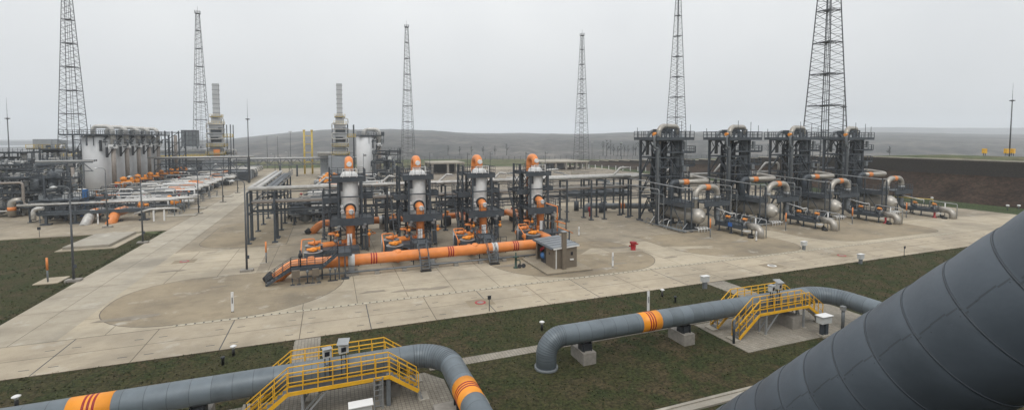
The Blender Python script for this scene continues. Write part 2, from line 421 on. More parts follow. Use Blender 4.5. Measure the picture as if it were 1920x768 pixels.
# right-hand bank with retaining wall, higher ground behind it
def hz(t): return 9.6 if t < 95 else max(0., 9.6 - (t - 95) * .052) if t < 280 else 0
rows = [0, 20, 40, 55, 70, 85, 95, 110, 130, 150, 170, 200, 230, 260]
def sweep(mb, prof):
    b = len(mb.v); n = len(prof(0))
    for t in rows:
        mb.v += [(x, t, z) for x, z in prof(t)]
    for i in range(len(rows) - 1):
        for k in range(n - 1): mb.face([b + i * n + k, b + i * n + k + 1, b + (i + 1) * n + k + 1, b + (i + 1) * n + k])
g = MB(); sweep(g, lambda t: [(126, -.04), (130, .0), (134.5, .35 * hz(t) / 9.6)]); struct(g.build('grass_verge', 'bankgrass'))
g = MB(); sweep(g, lambda t: [(134.5, .35 * hz(t) / 9.6), (139, hz(t) * .22), (146.6, hz(t) * .62)]); struct(g.build('embankment', 'bank'))
g = MB(); rw = rows
for i in range(26):
    t0 = i * 10; t1 = t0 + 10; h = hz(t0 + 5)
    if h < 1: continue
    zt = math.floor(h / .5) * .5
    g.box(146.6, 148, t0, t1, h * .5, zt)
one(g, 'retaining_wall', 'stone', 'long dark stone retaining wall along the top of the brown bank', 'wall', (147, 100, 5))
g = MB()
for i in range(26):
    h = hz(i * 10 + 5)
    if h < 1: continue
    zt = math.floor(h / .5) * .5; g.box(146.5, 148.1, i * 10 + .02, i * 10 + 9.98, zt + .003, zt + .26)
one(g, 'wall_coping', 'slab', 'pale stepped coping slabs capping the stone retaining wall', 'coping', (147, 100, 9.6))
g = MB(); sweep(g, lambda t: [(147.9, hz(t) - .35), (165, hz(t)), (188, hz(t)), (235, hz(t) * .2), (420, -8)]); struct(g.build('upper_field', 'field'))
# far road and fence beyond the dirt yard
g = MB(); g.sheet([(150, 142), (150, 147), (118, 236), (111, 232)], -.03); g.sheet([(60, 222), (112, 212), (118, 216), (66, 230)], -.02)
struct(g.build('road', 'light'))
# hills
def ridge(u):
    pts = [(-900, 285), (0, 276), (300, 268), (430, 260), (520, 251), (610, 245), (740, 243), (860, 249), (1000, 251), (1100, 251), (1280, 247), (1420, 248), (1600, 249), (1750, 250), (1920, 252), (2800, 256)]
    for (a, va), (b, vb) in zip(pts, pts[1:]):
        if u <= b: return va + (vb - va) * (u - a) / (b - a)
    return 256
def hillmesh(name, dist, skyl, seed):
    g = MB(); nu = 130; rws = [0, .05, .13, .3, .5, .7, .88, 1, 1.15, 1.4]
    rr = random.Random(seed); wob = [rr.uniform(-1, 1) for _ in range(200)]
    for j, f in enumerate(rws):
        for i in range(nu + 1):
            ang = R(-62 + 124 * i / nu); u = 960 + 890 * math.tan(max(-1.25, min(1.25, ang)))
            u = max(-900, min(2800, u)); D0, D1 = dist; D = D0 + (D1 - D0) * f
            rad = D; z1 = H + (259 - skyl(u)) * D1 / 890 * (1 if abs(ang) < 1 else .8)
            zf = -14 + (z1 + 14) * (math.sin(min(f, 1) * math.pi / 2) ** 1.25); zf -= max(0, f - 1) * 120
            zf += wob[(i * 3 + j * 17) % 200] * 1.6 * (0 if f == 1 else 1) + math.sin(i * .5 + j) * 2.2 * min(1, f) * (0.3 if f == 1 else 1)
            if f == 0: zf = -1.5
            elif f < .2: zf = -22 + wob[i] * 2
            rad = D / max(.35, math.cos(ang))
            a = ang + A
            g.v.append((rad * math.sin(a), rad * math.cos(a), zf))
    for j in range(len(rws) - 1):
        for i in range(nu): a = j * (nu + 1) + i; g.face([a, a + 1, a + nu + 2, a + nu + 1], smooth=True)
    return struct(g.build(name, 'hill'))
hillmesh('hills', (335, 2400), ridge, 3)
hillmesh('hills', (2500, 3900), lambda u: 262 if u < 1000 else 262 - min(1, (u - 1000) / 650) * 23 + (u - 1650) * .004 * (u > 1650), 9)

exec_parts = True
# ================================================================== foreground pipes on the lawn
def bands(path_a, path_b, r, parent, name='orange_band'):
    a, b = Vector(path_a), Vector(path_b)
    mb = MB().tube([a, b], r + .006, 40); o = mb.build(name, 'bandorange', parent)
    d = (b - a); L = d.length; d.normalize(); rb = MB()
    for k in (-1, 0, 1):
        c = (a + b) / 2 + d * (k * .2); rb.tube([c - d * .05, c + d * .05], r + .012, 40)
    rb.build('red_stripe', 'red', o); return o
r = .67
T1, T2, ZP = 28.1, 27.6, 1.95
t = thing('gas_pipeline', 'nearest grey clad gas pipe that bends toward the viewer beside the yellow walkways', 'pipeline', (0, T1, 0))
g = MB(); g.pipe([(-42, T1, ZP), (6.35, T1, ZP), (6.35, 8, ZP)], r, 2.0, 44, 30, 4.2); PATH1 = g.last; g.build('pipe', 'clad', t)
def laps(path, parent):
    g = MB(); out, us = path; i0 = [k for k in range(1, len(out) - 1)]
    for k in i0:
        if k % 2: continue
        d_ = (out[k + 1] - out[k - 1]).normalized(); g.tube([out[k] - d_ * .014, out[k] + d_ * .014], r + .009, 44)
    g.build('gore_lap', 'clad', parent)
laps(PATH1, t)
bands((-11.8, T1, ZP), (-10.05, T1, ZP), r, t); bands((6.35, 23.5, ZP), (6.35, 21.8, ZP), r, t)
t = thing('gas_pipeline', 'farther grey clad gas pipe rising from the lawn with one orange band', 'pipeline', (25, T2, 0))
g = MB(); g.pipe([(13.0, T2, -.3), (13.0, T2, ZP), (39.0, T2, ZP), (39.0, 8, ZP - .3)], r, 2.3, 44, 30, 4.2); PATH1 = g.last; g.build('pipe', 'clad', t); laps(PATH1, t)
bands((20.2, T2, ZP), (21.8, T2, ZP), r, t)
MB().tube([(13.0, T2, -.1), (13.0, T2, .12)], r + .1, 36).build('collar', 'steel_light', t)
def support(x, y, label, lx=.95, ly=1.8, h=.75, rot=0, top=ZP - r):
    t = thing('pipe_support', label, 'support', (x, y, 0), 'concrete saddles under the grey pipes')
    g = MB(); g.cbox(x, y + .25, -.1, lx, ly, h + .1, rot); g.build('block', 'concblock', t)
    g = MB()
    g.cbox(x, y, h - .1, .75 if ly > lx else .6, .6 if ly > lx else .75, top - h + .02, rot)
    for k in (-.28, .28): g.cbox(x + k * (ly > lx), y + k * (ly <= lx), h - .1, .06, .8, top - h + .16, rot if ly > lx else rot + R(90))
    g.build('shoe', 'dark', t)
support(15.9, T2, 'concrete block under the farther grey pipe nearest its elbow')
support(24.2, T2, 'concrete block under the farther grey pipe between orange band and yellow walkway')
support(34.2, T2 + .2, 'low wide concrete beam under the middle of the farther yellow walkway', 1.0, 3.6, .9)
support(39.0, 22.6, 'concrete block under the far bend of the farther grey pipe', 2.6, 1.0, .95)
support(-6.6, T1, 'concrete block under the nearest grey pipe left of the yellow walkway', 1.0, 2.0)
support(3.1, T1 + .2, 'concrete block under the nearest grey pipe behind the steel ladder', 1.0, 2.0)
support(6.35, 23.9, 'concrete block under the nearest grey pipe just before its orange band', 2.9, 1.0)

def catwalk(x0, x1, ya, yb, out, label):
    """walkway beside the pipe; out = side facing away from it"""
    zd = 1.7; run = 2.0
    t = thing('yellow_walkway', label, 'walkway', ((x0 + x1) / 2, (ya + yb) / 2, 0), 'yellow walkways along the grey pipes')
    g = MB(); g.box(x0, x1, ya, yb, zd - .04, zd)
    for k in range(int((x1 - x0) / .25)): g.box(x0 + .25 * k, x0 + .25 * k + .03, ya, yb, zd, zd + .012)
    g.build('deck', 'steel', t)
    for y in (ya, yb):
        g = MB(); g.bar((x0, y, zd - .02), (x1, y, zd - .02), .05, .2)
        g.bar((x0, y, zd - .02), (x0 - run, y, .15), .05, .2); g.bar((x1, y, zd - .02), (x1 + run * .8, y, .55), .05, .2)
        g.build('side_beam', 'yellow', t)
        g = MB()
        for hh, w in ((1.1, .05), (.58, .035)):
            g.line([(x0 - run, y, hh + .15), (x0, y, zd + hh), (x1, y, zd + hh), (x1 + run * .8, y, .55 + hh)], w)
        n = 7
        for k in range(n + 1):
            x = x0 + (x1 - x0) * k / n; g.bar((x, y, zd - .1), (x, y, zd + 1.1), .045)
        for k in range(1, 4):
            f = k / 3; g.bar((x0 - run * f, y, zd + (.15 - zd) * f), (x0 - run * f, y, zd + (.15 - zd) * f + 1.1), .045)
            g.bar((x1 + run * .8 * f, y, zd + (.55 - zd) * f), (x1 + run * .8 * f, y, zd + (.55 - zd) * f + 1.1), .045)
        g.bar((x0 - run, y, 1.25), (x0 - run, y, .2), .045)
        g.build('railing', 'yellow', t)
    g = MB()
    for k in range(8):
        f = (k + .5) / 8; g.box(x0 - run * f - .14, x0 - run * f + .14, ya, yb, zd + (.1 - zd) * f - .03, zd + (.1 - zd) * f)
    g.build('tread', 'steel_light', t); g = MB()
    for k in range(7):
        f = (k + .5) / 7; g.box(x1 + run * .8 * f - .13, x1 + run * .8 * f + .13, ya, yb, zd + (.45 - zd) * f - .03, zd + (.45 - zd) * f)
    g.build('tread', 'steel_light', t)
    g = MB(); ym = (ya + yb) / 2
    for y in (ya + .05, yb - .05):
        g = MB(); g.bar((x0 + .7, y, 0), (x0 + .7, y, zd), .12); g.bar((x0 + .72, y, .25), (x0 + 2.0, y, zd - .1), .08); g.build('leg', 'galv', t)
        MB().bar((x1 - .5, y, 0), (x1 - .5, y, zd), .12).build('leg', 'galv', t)
        MB().bar((x1 + run * .8, y, .5), (x1 + run * .8 + .25, y, -.02), .1).build('leg', 'galv', t)
    for (a, b, h) in ((x0 + .45, x0 + .95, .07), (x1 - .75, x1 - .25, .07), (x1 + run * .8, x1 + run * .8 + .6, .05), (x0 - run - .5, x0 - run, .1)):
        MB().box(a, b, ya - .1, yb + .1, -.05, h).build('footing', 'slab', t)
    return t
cw = catwalk(-2.3, 2.9, 26.65, 27.35, -1, 'yellow walkway on the viewer side of the nearest grey pipe')
dup(cw, (0, 2.15, 0), 'yellow walkway on the far side of the nearest grey pipe')
dup(cw, (32.4, -.5, 0), 'yellow walkway on the viewer side of the farther grey pipe')
dup(cw, (32.4, 1.65, 0), 'yellow walkway on the far side of the farther grey pipe')

def instrument(x, y, label, hood):
    t = thing('instrument_box', label, 'instrument', (x, y, ZP), 'instruments on posts at the yellow walkways')
    g = MB()
    for k in (-.12, .12): g.bar((x + k, y, 1.8), (x + k, y, 3.2 + hood * .1), .04)
    g.build('post', 'dark', t)
    z = 3.05 + hood * .1
    g = MB(); g.cbox(x, y, z, .42 if not hood else .5, .34, .46, R(12)); b = g.build('housing', 'cabinet', t)
    g = MB(); g.cbox(x - .03 + .04, y - .185, z + .1, .26, .03, .24, R(12)); g.build('screen', 'glass', b)
    g = MB()
    if hood:
        g.bar((x - .06, y - .3, z + .53), (x + .06, y + .28, z + .68), .62, .03)
    else: g.cbox(x, y - .03, z + .465, .5, .44, .03, R(12))
    g.build('hood', 'galv', t)
    g = MB(); g.pipe([(x - .1, y, z), (x - .1, y - .1, z - .5), (x + .15, y - .1, z - .35), (x + .1, y, z - .9)], .018, .1, 6, 4); g.build('cable', 'black', t)
instrument(-.35, 27.4, 'small grey camera-like meter on a post beside the nearest yellow walkway', 0)
instrument(.5, 27.42, 'hooded grey display box on a post beside the nearest yellow walkway', 1)
instrument(32.1, 26.9, 'small grey camera-like meter on a post beside the farther yellow walkway', 0)
instrument(32.85, 26.92, 'hooded grey display box on a post beside the farther yellow walkway', 1)
def cabinet(x, y, label, w=1.0, z=.95):
    t = thing('field_cabinet', label, 'cabinet', (x, y, 0), 'low grey cabinets by the yellow walkways')
    g = MB(); g.cbox(x, y, -.05, .8, .6, .16); g.build('plinth', 'slab', t)
    g = MB(); g.cbox(x - .25, y, .1, .08, .3, z - .1); g.cbox(x + .15, y, .1, .3, .3, z - .1)
    for k in range(4): g.cbox(x - .2 + .13 * k, y - .1, .1, .03, .03, z)
    g.build('stand', 'steel', t)
    g = MB(); g.cbox(x, y, z, w, .5, .5); b = g.build('body', 'cabinet', t)
    g = MB(); g.bar((x - w / 2 - .06, y, z + .56), (x + w / 2 + .06, y, z + .56), .68, .04); g.build('lid', 'white', t)
cabinet(1.25, 25.1, 'grey cabinet with pale lid in front of the nearest yellow walkway', 1.1, .75)
cabinet(34.9, 24.6, 'grey cabinet with pale lid right of the farther yellow walkway', 1.05, 1.0)
t = thing('steel_ladder', 'short grey steel ladder frame under the nearest yellow walkway', 'ladder', (2.5, 26.3, 0))
g = MB()
for x in (2.05, 2.5): g.bar((x, 26.55, 0), (x, 26.55, 1.8), .07)
g.build('rail', 'galv', t); g = MB()
for k in range(6): g.bar((2.05, 26.55, .2 + .3 * k), (2.5, 26.55, .2 + .3 * k), .04)
g.build('rung', 'galv', t); MB().box(2.72, 2.95, 26.7, 26.95, 0, 1.8).build('column', 'steel_light', t)
t = thing('bollard_post', 'short dark post with small box right of the farther grey cabinet', 'post', (37.6, 25.0, 0))
MB().cyl((37.6, 25.0, 0), (37.6, 25.0, 1.5), .12).build('post', 'steel_light', t); MB().cbox(37.5, 24.95, 1.5, .34, .3, .32).build('box', 'galv', t)
g = MB().cyl((27.4, 26.0, 0), (27.4, 26.0, 1.7), .09); one(g, 'steel_post', 'steel', 'thin dark steel post under the farther grey pipe left of its walkway', 'post', (27.4, 26, 0))

# huge pipe running steeply down past the viewer
d = Vector((0, 1, -1.066)).normalized(); C0 = Vector((8.91, .67, 15.63))
t = thing('large_pipe', 'huge dark grey clad pipe slanting down across the right foreground', 'pipe', (8.91, 14, 0))
rb = .955
# longitudinal lap on the side toward the viewer
g = MB(); p0 = C0 - d * 4.2; p1 = C0 + d * 19.6
N = 26; pts = [p0.lerp(p1, k / N) for k in range(N + 1)]
LL = (p1 - p0).length; pts, rads = [], []
for k in range(int(LL / .767) + 1):
    for f, q in ((0., .002), (.06, .012), (.3, .02), (.65, .017), (.94, .004)):
        if .767 * (k + f) < LL: pts.append(p0 + d * (.767 * (k + f))); rads.append(rb - .012 + q)
g.tube(pts, rads, 72, True, [(q - p0).length for q in pts], 0)
fr0 = d.cross(Vector((0, 0, 1))).normalized(); fr1 = fr0.cross(d).normalized()
seamdir = Vector((0, 0, 0)) + (C0 * 0)
rel = Vector((7.993, 3.761, 12.708)) - C0
rel = rel - d * rel.dot(d); ang = math.atan2(rel.dot(fr1), rel.dot(fr0)) % (2 * math.pi)
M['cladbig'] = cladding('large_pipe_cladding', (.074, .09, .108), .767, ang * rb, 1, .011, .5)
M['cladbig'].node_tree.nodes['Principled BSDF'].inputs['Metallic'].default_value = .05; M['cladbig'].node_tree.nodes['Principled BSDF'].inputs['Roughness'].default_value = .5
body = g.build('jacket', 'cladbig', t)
g = MB(); k = 0.
L = (p1 - p0).length; nn = int(L / .767)
for i in range(nn):
    c = p0 + d * (.767 * i + .01); g.tube([c - d * .004, c + d * .02], rb + .001, 72)
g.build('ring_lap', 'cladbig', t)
g = MB()
for i in range(nn):
    for q in (.08, .3, .55, .78):
        aa = ang + (.07 * (i % 2) + .04) / rb
        rp = p0 + d * (.767 * i + q); nrm = fr0 * math.cos(aa) + fr1 * math.sin(aa); s = rp + nrm * rb
        g.tube([s - nrm * .004, s + nrm * .006], .007, 6)
g.build('rivet', 'dark', t)
MB().box(7.6, 10.2, 13.4, 16.4, -.1, .8).build('foundation', 'concblock', t)

# unseen block added behind and below the viewer to shade the huge pipe
t = thing('shade_block', 'unseen dark block added to shade the underside of the huge pipe', 'building', (10, -12, 0))
MB().box(-18, 40, -26, -.6, 0, 13.1).build('wall', 'dark', t); MB().box(-18.3, 40.3, -26.3, -.5, 13.1, 13.35).build('roof', 'steel', t)
# ================================================================== small things on ground
def bollard_light(x, y, label, h=.75):
    t = thing('bollard_light', label, 'garden light', (x, y, 0), 'low white topped lights on the lawn')
    MB().cyl((x, y, -.05), (x, y, h - .3), .09, 12).build('post', 'black', t)
    MB().lathe((x, y, h - .3), [(.1, 0), (.1, .14)], 14).build('lens', 'lampglass', t)
    MB().lathe((x, y, h - .16), [(.2, 0), (.21, .05), (.12, .1), (.02, .13)], 14).build('cap', 'white', t); return t
for (x, y, l) in ((-6.5, 37.0, 'white capped light left of the small dark stub at the lawn edge'), (-16.6, 34.0, 'white capped light at the bottom left corner of the lawn'),
                  (15.3, 33.3, 'white capped light standing alone left of the farther grey pipe elbow'), (29.3, 36.4, 'white capped light on the lawn near the white marker behind the pipe')):
    bollard_light(x, y, l)
for (x, y, l) in ((-6.9, 35.7, 'small dark stub post by the white capped light near the road'), (29.4, 34.7, 'small dark stub post behind the farther grey pipe')):
    g = MB().lathe((x, y, -.05), [(.09, 0), (.09, .45), (.13, .47), (.13, .56), (.03, .58)], 10); one(g, 'stub_post', 'dark', l, 'post', (x, y, 0), 'dark stub posts on the lawn')
def marker(x, y, h, label, kind):
    grp = {'w': 'white marker posts', 'o': 'orange topped marker posts'}[kind]
    t = thing('marker_post', label, 'marker post', (x, y, 0), grp)
    if kind == 'w':
        MB().cbox(x, y, .1, .2, .1, h - .1).build('panel', 'white', t)
        g = MB(); g.cbox(x, y - .06, h * .45, .06, .02, h * .3); g.build('stripe', 'dark', t)
        g = MB(); [g.cbox(x + k, y, 0, .05, .05, .3) for k in (-.07, .07)]; g.build('foot', 'steel', t)
    else:
        MB().cyl((x, y, 0), (x, y, h * .5), .075, 10).build('lower_post', 'steel_light', t)
        MB().cyl((x, y, h * .5), (x, y, h), .095, 10).build('upper_post', 'orange', t)
        MB().cbox(x - .25, y, .0, .9, .5, .05).build('base', 'slab', t)
    return t
marker(-8.1, 46.3, 1.75, 'white marker post near the left end of the slot drain', 'w')
marker(30.6, 46.9, 1.7, 'white marker post on the beige pad right of the tan shed', 'w')
marker(35.6, 64, 1.4, 'white marker post on the concrete behind the tan shed', 'w')
marker(57.9, 51.3, 1.5, 'white marker post right of the first silver outlet pipe', 'w')
marker(25.5, 33.5, 1.8, 'white marker post just behind the farther grey pipe at its orange band', 'w')
marker(-37.9, 102.4, 1.9, 'white marker post between the two pipe ends of the left manifold', 'w')
marker(-27.7, 62.9, 2.6, 'orange topped post on the left lawn beside a small slab', 'o')
marker(-7.4, 63.4, 2.6, 'orange topped post left of the orange header pipe', 'o')
for i, (x, y) in enumerate(((53.5, 55.7), (69.1, 55.6), (85.1, 55.6), (101.2, 56.3))):
    marker(x, y, 2.9, ['orange topped post before the first, leftmost silver drum', 'orange topped post before the second silver drum', 'orange topped post before the third silver drum', 'orange topped post before the fourth, rightmost silver drum'][i], 'o')
def signpost(x, y, h, label, w=.3, mat='dark'):
    t = thing('sign_post', label, 'sign post', (x, y, 0), 'small sign posts along the road')
    MB().cyl((x, y, -.05), (x, y, h), .035, 8).build('post', 'steel', t); MB().cbox(x, y - .04, h - .1, w, .05, w * 1.1).build('plate', mat, t)
signpost(12.7, 38.6, 1.15, 'thin dark plate on a post at the road edge near the red manhole')
signpost(67.5, 37.6, 1.2, 'thin post with dark top at the road edge on the far right')
signpost(-41.5, 92.6, 1.2, 'thin post with dark plate behind the left lawn', .4)
def utilbox(x, y, h, label, w=.8, tall=.55):
    t = thing('utility_box', label, 'utility box', (x, y, 0), 'pale utility boxes on stands')
    MB().cbox(x, y, -.05, w * .5, .25, h - tall + .05).build('stand', 'steel_light', t)
    g = MB().cbox(x, y, h - tall, w, .4, tall); g.build('box', 'cabinet', t); MB().cbox(x, y, h, w + .1, .5, .05).build('lid', 'white', t)
utilbox(59.4, 45.0, 1.1, 'pale utility box standing alone on the concrete before the silver drums', .75, .5)
utilbox(34.9, 36.9, 1.2, 'pale utility box at the lawn edge left of the paved path')
utilbox(59.3, 37.6, 1.1, 'pale utility box on the lawn behind the huge pipe', .7)
for (x, y, m_, l) in ((12.6, 40.9, 'red', 'red ringed manhole cover in the near road'), (-16.8, 67.7, 'red', 'red ringed manhole cover on the left concrete'), (48.4, 40.6, 'white', 'white ringed manhole cover in the near road'), (61, 41, 'red', 'red ringed manhole cover on the far right of the road')):
    t = thing('manhole', l, 'manhole', (x, y, 0), 'manhole covers'); MB().lathe((x, y, -.02), [(.5, 0), (.5, .06)], 24).build('ring', m_, t); MB().lathe((x, y, .0), [(.32, 0), (.32, .048)], 20).build('cover', 'concblock', t)
    g = MB(); g.sheet([(x - 1.2, y - .9), (x + 1.2, y - .9), (x + 1.2, y + .9), (x - 1.2, y + .9)], .015); g.build('surround', 'pad', t)
# red hydrant
x, y = 37.9, 53.2
t = thing('fire_hydrant', 'squat red hydrant monitor standing alone on the beige pad', 'hydrant', (x, y, 0))
MB().lathe((x, y, 0), [(.35, 0), (.36, .06), (.3, .1), (.36, .5), (.33, .8), (.36, .83), (.36, .9), (.1, 1.0)], 18).build('body', 'red', t)
g = MB(); g.cyl((x - .3, y, .6), (x - .62, y, .6), .1, 10); g.cyl((x + .3, y - .1, .75), (x + .66, y - .2, .82), .09, 10); g.build('nozzle', 'red', t)
g = MB(); g.box(x - .34, x + .3, y - .35, y + .3, .82, 1.12); g.build('hood', 'red', t)
x, y = 46.5, 79.3
t = thing('fire_hydrant', 'red hydrant on a post under the right pipe rack', 'hydrant', (x, y, 0)); MB().lathe((x, y, 0), [(.18, 0), (.15, .3), (.15, .9), (.38, 1.0), (.4, 1.7), (.1, 1.85)], 12).build('body', 'red', t)
# green valve stand by shed
x, y = 19.9, 50.6
t = thing('standpipe', 'dark green standpipe with small wheels left of the tan shed', 'standpipe', (x, y, 0))
MB().lathe((x, y, 0), [(.3, 0), (.3, .08), (.13, .1), (.12, 1.2), (.2, 1.22), (.2, 1.32), (.08, 1.35), (.08, 1.8)], 12).build('column', 'green', t)
g = MB(); g.box(x - .35, x + .35, y - .06, y + .06, 1.22, 1.34); g.pipe([(x, y, .9), (x + .45, y - .2, .9), (x + .45, y - .2, .4)], .06, .15, 8); g.build('outlet', 'green', t)
g = MB()
for q in (.35, .85): g.lathe((x + q, y - .3, .25), [(.25, -.03), (.25, .03)], 14, 'y')
g.build('wheel', 'dark', t)

# ---------------------------------------------------------------- tan shed
t = thing('metering_shed', 'small tan sheet metal shed with sloping grey roof on a concrete slab', 'shed', (25, 50, 0))
MB().box(22.0, 27.6, 46.5, 53.8, -.1, .1).build('footing', 'concblock', t); MB().box(21.95, 27.65, 46.45, 53.85, .1, .2).build('slab', 'apron', t)
X0, X1, Y0, Y1 = 23.5, 26.4, 47.9, 53.0
g = MB()
g.box(X0, X1, Y0, Y0 + .06, .18, 2.55); g.box(X1 - .06, X1, Y0 + .06, Y1, .18, 2.55); g.box(X0, X1 - .06, Y1 - .06, Y1, .18, 2.55)
g.box(X0, X0 + .06, Y0 + .06, 50.1, .18, 2.5); g.box(X0, X0 + .06, 52.6, Y1 - .06, .18, 2.5)
g.build('wall', 'tanmetal', t)
g = MB(); g.bar((X0 - .25, 50.45, 2.6), (X1 + .2, 50.45, 2.82), 5.5, .08); rf = g.build('roof', 'roofmetal', t)
g = MB()
for k in range(1, 5): g.bar((X0 - .2, 47.9 + k * 1.02, 2.67), (X1 + .15, 47.9 + k * 1.02, 2.875), .025, .02)
g.build('roof_seam', 'dark', rf)
MB().bar((X0 - .2, 47.68, 2.5), (X1 + .2, 47.68, 2.72), .05, .16).build('fascia', 'white', rf)
MB().bar((X0 - .4, 50.45, 2.44), (X0 - .22, 50.45, 2.6), 5.5, .05).build('awning', 'steel', t)
g = MB(); g.box(X0 + 1.05, X0 + 1.45, Y0 - .03, Y0, .9, 2.15); g.build('opening', 'glass', t)
g = MB(); g.box(X0 + 2.1, X0 + 2.4, Y0 - .02, Y0, 1.6, 2.0); g.build('vent', 'glass', t)
g = MB(); g.box(X0 + 2.0, X0 + 2.45, Y0 - .12, Y0, 1.05, 1.2); g.box(X0 + .2, X0 + .3, Y0 - .05, Y0, .18, 2.4); g.build('downpipe', 'white', t)
MB().box(X0 - .03, X0, 49.0, 49.3, 1.6, 1.85).build('vent', 'dark', t)
g = MB(); g.box(X0, X0 + .05, 50.2, 50.55, .3, 2.4); g.build('door_post', 'dark', t)
t = thing('flue_duct', 'square tan duct standing against the front of the tan shed', 'duct', (24.8, 47.5, 0))
MB().box(24.35, 24.8, 47.35, 47.8, .18, 4.4).build('duct', 'tanmetal', t); MB().box(24.27, 24.88, 47.27, 47.88, 4.4, 4.5).build('cap', 'galv', t)
t = thing('equipment_stand', 'grey steel stand with tank behind the right side of the tan shed', 'stand', (27.9, 52, 0))
g = MB(); [g.bar((x, y, 0), (x, y, 2.1), .07) for x in (27.3, 28.4) for y in (52, 53)]; g.bar((27.3, 52, 2.1), (28.4, 52, 2.1), .07); g.build('frame', 'steel', t)
MB().box(27.4, 28.3, 52.05, 52.9, 1.1, 2.0).build('panel', 'tanmetal', t); MB().cyl((27.8, 52.4, .5), (27.8, 52.4, 3.4), .1, 8).build('pipe', 'dark', t)
for k, (x, y, m_, l) in enumerate(((24.0, 51.9, 'red', 'red valve wheels inside the open side of the tan shed'),)):
    t = thing('valve_set', l, 'valve', (x, y, .18)); g = MB()
    for q in range(3): g.lathe((x - .15, y - .5 + q * .42, 1.9 - q * .22), [(.2, -.06), (.2, .06)], 12, 'x')
    g.build('wheel', 'red', t); g = MB(); g.cyl((x, y - .6, .18), (x, y - .6, 2.0), .1, 8); g.cyl((x, y + .4, .18), (x, y + .4, 1.7), .1, 8); g.build('pipe', 'dark', t)
t = thing('blue_motor', 'blue motor unit on the floor inside the tan shed', 'motor', (24.0, 51.2, .18))
MB().lathe((23.75, 51.2, .95), [(.1, -.5), (.35, -.45), (.38, .3), (.2, .45), (.1, .5)], 14, 'y').build('housing', 'blue', t); MB().box(23.6, 24.3, 50.8, 51.7, .18, .62).build('base', 'dark', t)

# ================================================================== orange header and white vessels
TH, ZH, RH = 55.0, 1.5, .62
t = thing('orange_header', 'long orange gas header pipe running along the front of the four white vessels', 'pipe', (8, TH, 0))
MB().pipe([(-6.2, TH, -.3), (-4.0, TH, ZH), (25.4, TH, ZH), (27.2, TH + 1.8, ZH), (27.2, 60, ZH)], RH, 2.0, 28, 8).build('pipe', 'orange', t)
MB().tube([(-6.35, TH, -.05), (-5.75, TH, .55)], RH + .05, 26).build('ground_sleeve', 'black', t)
g = MB()
for c in (4.4, 13.2, 21.5):
    for k in (-1, 0, 1): g.tube([(c + k * .27 - .07, TH, ZH), (c + k * .27 + .07, TH, ZH)], RH + .012, 28)
g.build('red_stripe', 'red', t)
for x in (2.0, 18.75):
    MB().tube([(x - .35, TH, ZH), (x + .35, TH, ZH)], RH + .04, 28).build('collar', 'white', t)
for x in (-2.1, 7.1, 16.3, 25.2): MB().lathe((x, TH + .05, ZH + .35), [(.5, 0), (.48, .2), (.3, .38), (.05, .44)], 18).build('dome', 'orange', t)
for i, x in enumerate((2.0, 10.9, 18.9)):
    l = ['saddle under the left white collar of the orange header', 'saddle behind the left stair over the orange header', 'saddle under the right white collar of the orange header'][i]
    t = thing('header_support', 'concrete and steel ' + l, 'support', (x, TH, 0)); MB().box(x - .7, x + .7, TH - 1.0, TH + .8, -.05, .3).build('block', 'concblock', t)
    g = MB(); g.box(x - .3, x + .3, TH - .6, TH + .6, .3, .95); g.build('saddle', 'galv', t)
t = thing('low_conduit', 'thin grey pipe on small blocks along the foot of the orange header', 'pipe', (8, 54, 0))
MB().pipe([(-3.5, 54.0, .42), (28, 54.0, .42)], .1).build('pipe', 'steel_light', t)
for k in range(10): MB().box(-1.6 + k * 3.0, -1.1 + k * 3.0, 53.7, 54.2, -.05, .3).build('block', 'concblock', t)

def stairs_mb(g, rl, x0, x1, y0, y1, z0, z1, n=8, axis='y', rail=True):
    """flight of steps, y0 (low) to y1 (high) along axis"""
    for k in range(n):
        f = (k + .5) / n; c = y0 + (y1 - y0) * f; z = z0 + (z1 - z0) * (k + 1) / (n + 1)
        if axis == 'y': g.box(x0, x1, c - .13, c + .13, z - .03, z)
        else: g.box(c - .13, c + .13, x0, x1, z - .03, z)
    for x in (x0, x1):
        p, q = ((x, y0, z0), (x, y1, z1)) if axis == 'y' else ((y0, x, z0), (y1, x, z1))
        g.bar(p, q, .05, .22)
        if rail:
            P, Q = Vector(p), Vector(q)
            for hh in (1.05, .55): rl.bar(P + Vector((0, 0, hh)), Q + Vector((0, 0, hh)), .05)
            for k in range(4): s = P.lerp(Q, k / 3); rl.bar(s, s + Vector((0, 0, 1.05)), .05)
def overstair(x, label):
    t = thing('grey_stair', label, 'stair', (x, 54, 0), 'grey stairs crossing the orange header')
    g, rl = MB(), MB(); stairs_mb(g, rl, x - .5, x + .5, 53.0, 55.6, .05, 2.55, 9)
    g.build('steps', 'steel_light', t); rl.build('handrail', 'steel', t)
    MB().box(x - .6, x + .6, 52.7, 53.15, -.05, .14).build('foot_block', 'black', t)
    g, rl = MB(), MB(); g.box(x - .9, x + 1.2, 55.6, 58.2, 2.45, 2.55)
    for a in (x - .85, x + 1.15):
        for b in (56.3, 58.1): g.bar((a, b, 0), (a, b, 2.5), .12)
    g.build('landing', 'steel', t)
    rl.rail([(x - .5, 55.6, 2.55), (x - .9, 55.6, 2.55), (x - .9, 58.2, 2.55), (x + 1.2, 58.2, 2.55), (x + 1.2, 55.6, 2.55), (x + .5, 55.6, 2.55)]); rl.build('railing', 'steel', t)
overstair(9.9, 'grey stair climbing over the middle of the orange header')
overstair(18.1, 'grey stair climbing over the orange header left of the tan shed')
